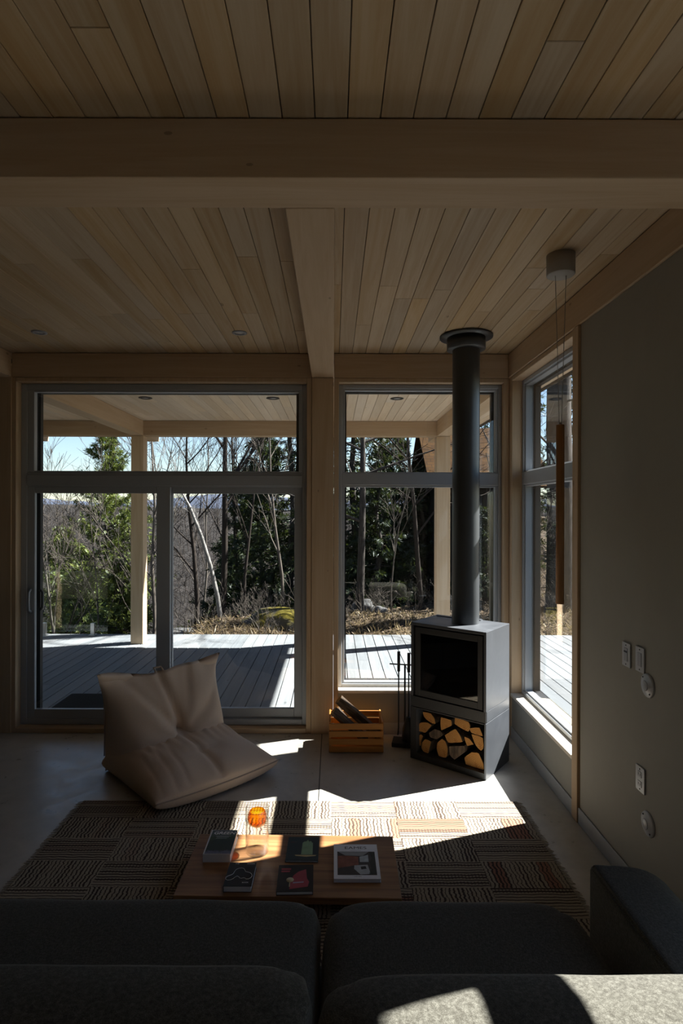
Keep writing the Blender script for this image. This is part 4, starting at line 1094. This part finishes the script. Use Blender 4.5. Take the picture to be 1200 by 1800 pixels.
# brush, grass, litter
rn = random.Random(51); ac = Acc()
for i in range(330):
    y = rn.uniform(10.2, 16); x = rn.uniform(-6.5, 6.5); p = Vector((x, y, ground_z(x, y) - .05))
    for q in range(rn.randint(2, 5)):
        d = Vector((rn.gauss(0, .45), rn.gauss(0, .35), 1)).normalized(); L = rn.uniform(.2, .8)
        branch(ac, rn, p, d, L, .006, 1, 3, (0, 4, 2), .6, .05, 4, .22, .0025)
o = raw('dead_brush', ac.v, ac.f, M['twig'], None); tag(o, 'tangle of dead brush and twigs beyond the deck edge', 'brush', None, 'stuff')
rn = random.Random(52); ac = Acc()
for i in range(9000):
    y = 9.14 + 2.6 * rn.random() ** 1.4; x = rn.uniform(-3.4, 5.5); p = Vector((x, y, ground_z(x, y) - .02))
    d = Vector((rn.gauss(0, .7), rn.gauss(0, .6), .75)).normalized(); ac.leaf(p, d, rvec(rn), rn.uniform(.06, .22), .006)
o = raw('dry_grass', ac.v, ac.f, M['dry_grass'], None); tag(o, 'dry straw coloured grass along the far deck edge', 'grass', None, 'stuff')
rn = random.Random(53); ac = Acc()
for i in range(9000):
    y = 9.2 + 9 * rn.random() ** 1.3; x = rn.uniform(-4, 9); p = Vector((x, y, ground_z(x, y) + .015))
    d = Vector((rn.gauss(0, 1), rn.gauss(0, 1), rn.uniform(-.1, .35))).normalized(); ac.leaf(p, d, (Vector((0, 0, 1)) + rvec(rn) * .5), rn.uniform(.05, .12), .028)
o = raw('leaf_litter', ac.v, ac.f, M['litter'], None); tag(o, 'brown fallen leaves covering the forest floor', 'leaves', None, 'stuff')

def boulder(label, x, y, sx, sy, sz, seed, mat, zoff=0, name='boulder'):
    bm = bmesh.new(); bmesh.ops.create_icosphere(bm, subdivisions=4, radius=1)
    for v in bm.verts:
        n_ = v.co.normalized(); d = 1 + .28 * mnoise.noise(n_ * 1.3 + Vector((seed, 0, 0))) + .08 * mnoise.noise(n_ * 4 + Vector((0, seed, 0)))
        v.co = Vector((n_.x * sx, n_.y * sy, n_.z * sz)) * d
    me = bpy.data.meshes.new(name); bm.to_mesh(me); bm.free()
    for p in me.polygons: p.use_smooth = True
    me.materials.append(mat); o = link(name, me, None, (x, y, ground_z(x, y) + zoff)); tag(o, label, 'rock'); return o
boulder('large mossy boulder on the grass, seen through the right half of the sliding door', at(490, 11.3), 11.4, .75, .6, .33, 2.0, M['rock'], .0)
boulder('low flat bare rock beside the door meeting stile', at(318, 11), 11.2, .5, .35, .16, 5.0, M['stone'], .02)
boulder('pale stone among the leaves, left in window behind the stove', at(640, 12.3), 12.3, .26, .2, .18, 7.0, M['stone'], .06)
boulder('smaller pale stone right of the other, under the thin snag', at(668, 11.8), 11.8, .16, .14, .12, 9.0, M['stone'], .04)

# neighbouring shed with shingled roof
t = thing('shed', 'dark shed with shingled roof among the trees right of the deck', 'shed', (4.6, 14.2, ground_z(4.6, 14.2)))
zb = -ground_z(4.6, 14.2)
m = MB(); m.prism([(.2, -1.0), (3.6, -1.0), (3.6, 2.72 + zb), (1.9, 4.1 + zb), (.2, 2.72 + zb)], 0, -2.0, .6); m.build('wall', M['shed_wall'], t)
m = MB(); rl = math.hypot(2.1, 1.72)
m.box(-2.25, .8, 0, rl, 0, .06); o = m.build('roof', M['shingle'], t); o.location = (0, -.2, 2.55 + zb); o.rotation_euler = (math.atan2(1.72, 2.1), 0, 0); o['label'] = 'orange brown shingle slope'
m = MB(); m.box(-2.25, .8, 0, rl, 0, .06); o = m.build('roof', M['shingle'], t); o.location = (-1.45, 4.0, 2.55 + zb); o.rotation_euler = (math.atan2(1.72, 2.1), 0, math.pi)

# ------------------------------------------------------------------ light
sun = bpy.data.lights.new('sun', 'SUN'); sun.energy = 15.5; sun.angle = R(.53); sun.color = (1, .96, .91)
so = bpy.data.objects.new('sun', sun); C.objects.link(so)
so.rotation_euler = Vector((-.944, -.33, -1.07)).to_track_quat('-Z', 'Y').to_euler(); so.location = (9, 8, 12)
w = bpy.data.worlds.new('sky'); bpy.context.scene.world = w; w.use_nodes = True
nt = w.node_tree; nt.nodes.clear()
sky = nt.nodes.new('ShaderNodeTexSky'); sky.sky_type = 'NISHITA'; sky.sun_disc = False; sky.sun_elevation = R(46.9); sky.sun_rotation = R(70.7); sky.altitude = 200; sky.air_density = 1.0; sky.dust_density = .3; sky.ozone_density = 1.5
bg = nt.nodes.new('ShaderNodeBackground'); bg.inputs['Strength'].default_value = .088
wo = nt.nodes.new('ShaderNodeOutputWorld'); nt.links.new(sky.outputs[0], bg.inputs[0]); nt.links.new(bg.outputs[0], wo.inputs[0])

# ------------------------------------------------------------------ camera
cam = bpy.data.cameras.new('camera'); co = bpy.data.objects.new('camera', cam); C.objects.link(co)
co.location = (0, 0, 1.95); co.rotation_euler = (R(90), 0, 0)
co.rotation_euler = (Matrix.Rotation(R(90), 4, 'X') @ Matrix.Rotation(R(.15), 4, 'Z')).to_euler()
cam.sensor_fit = 'VERTICAL'; cam.sensor_height = 36; cam.sensor_width = 24; cam.lens = 1005 / 1800 * 36
cam.shift_x = 14 / 1800; cam.shift_y = 0.0; cam.clip_start = .05; cam.clip_end = 3000
sc = bpy.context.scene; sc.camera = co
sc.view_settings.view_transform = 'Standard'; sc.view_settings.look = 'None'; sc.view_settings.gamma = 1; sc.view_settings.use_curve_mapping = False
sc.view_settings.exposure = 1.25
cy = sc.cycles; cy.use_denoising = True; cy.max_bounces = 12; cy.diffuse_bounces = 6; cy.glossy_bounces = 6; cy.transmission_bounces = 8; cy.transparent_max_bounces = 40
cy.sample_clamp_indirect = 6; cy.caustics_reflective = False; cy.caustics_refractive = False
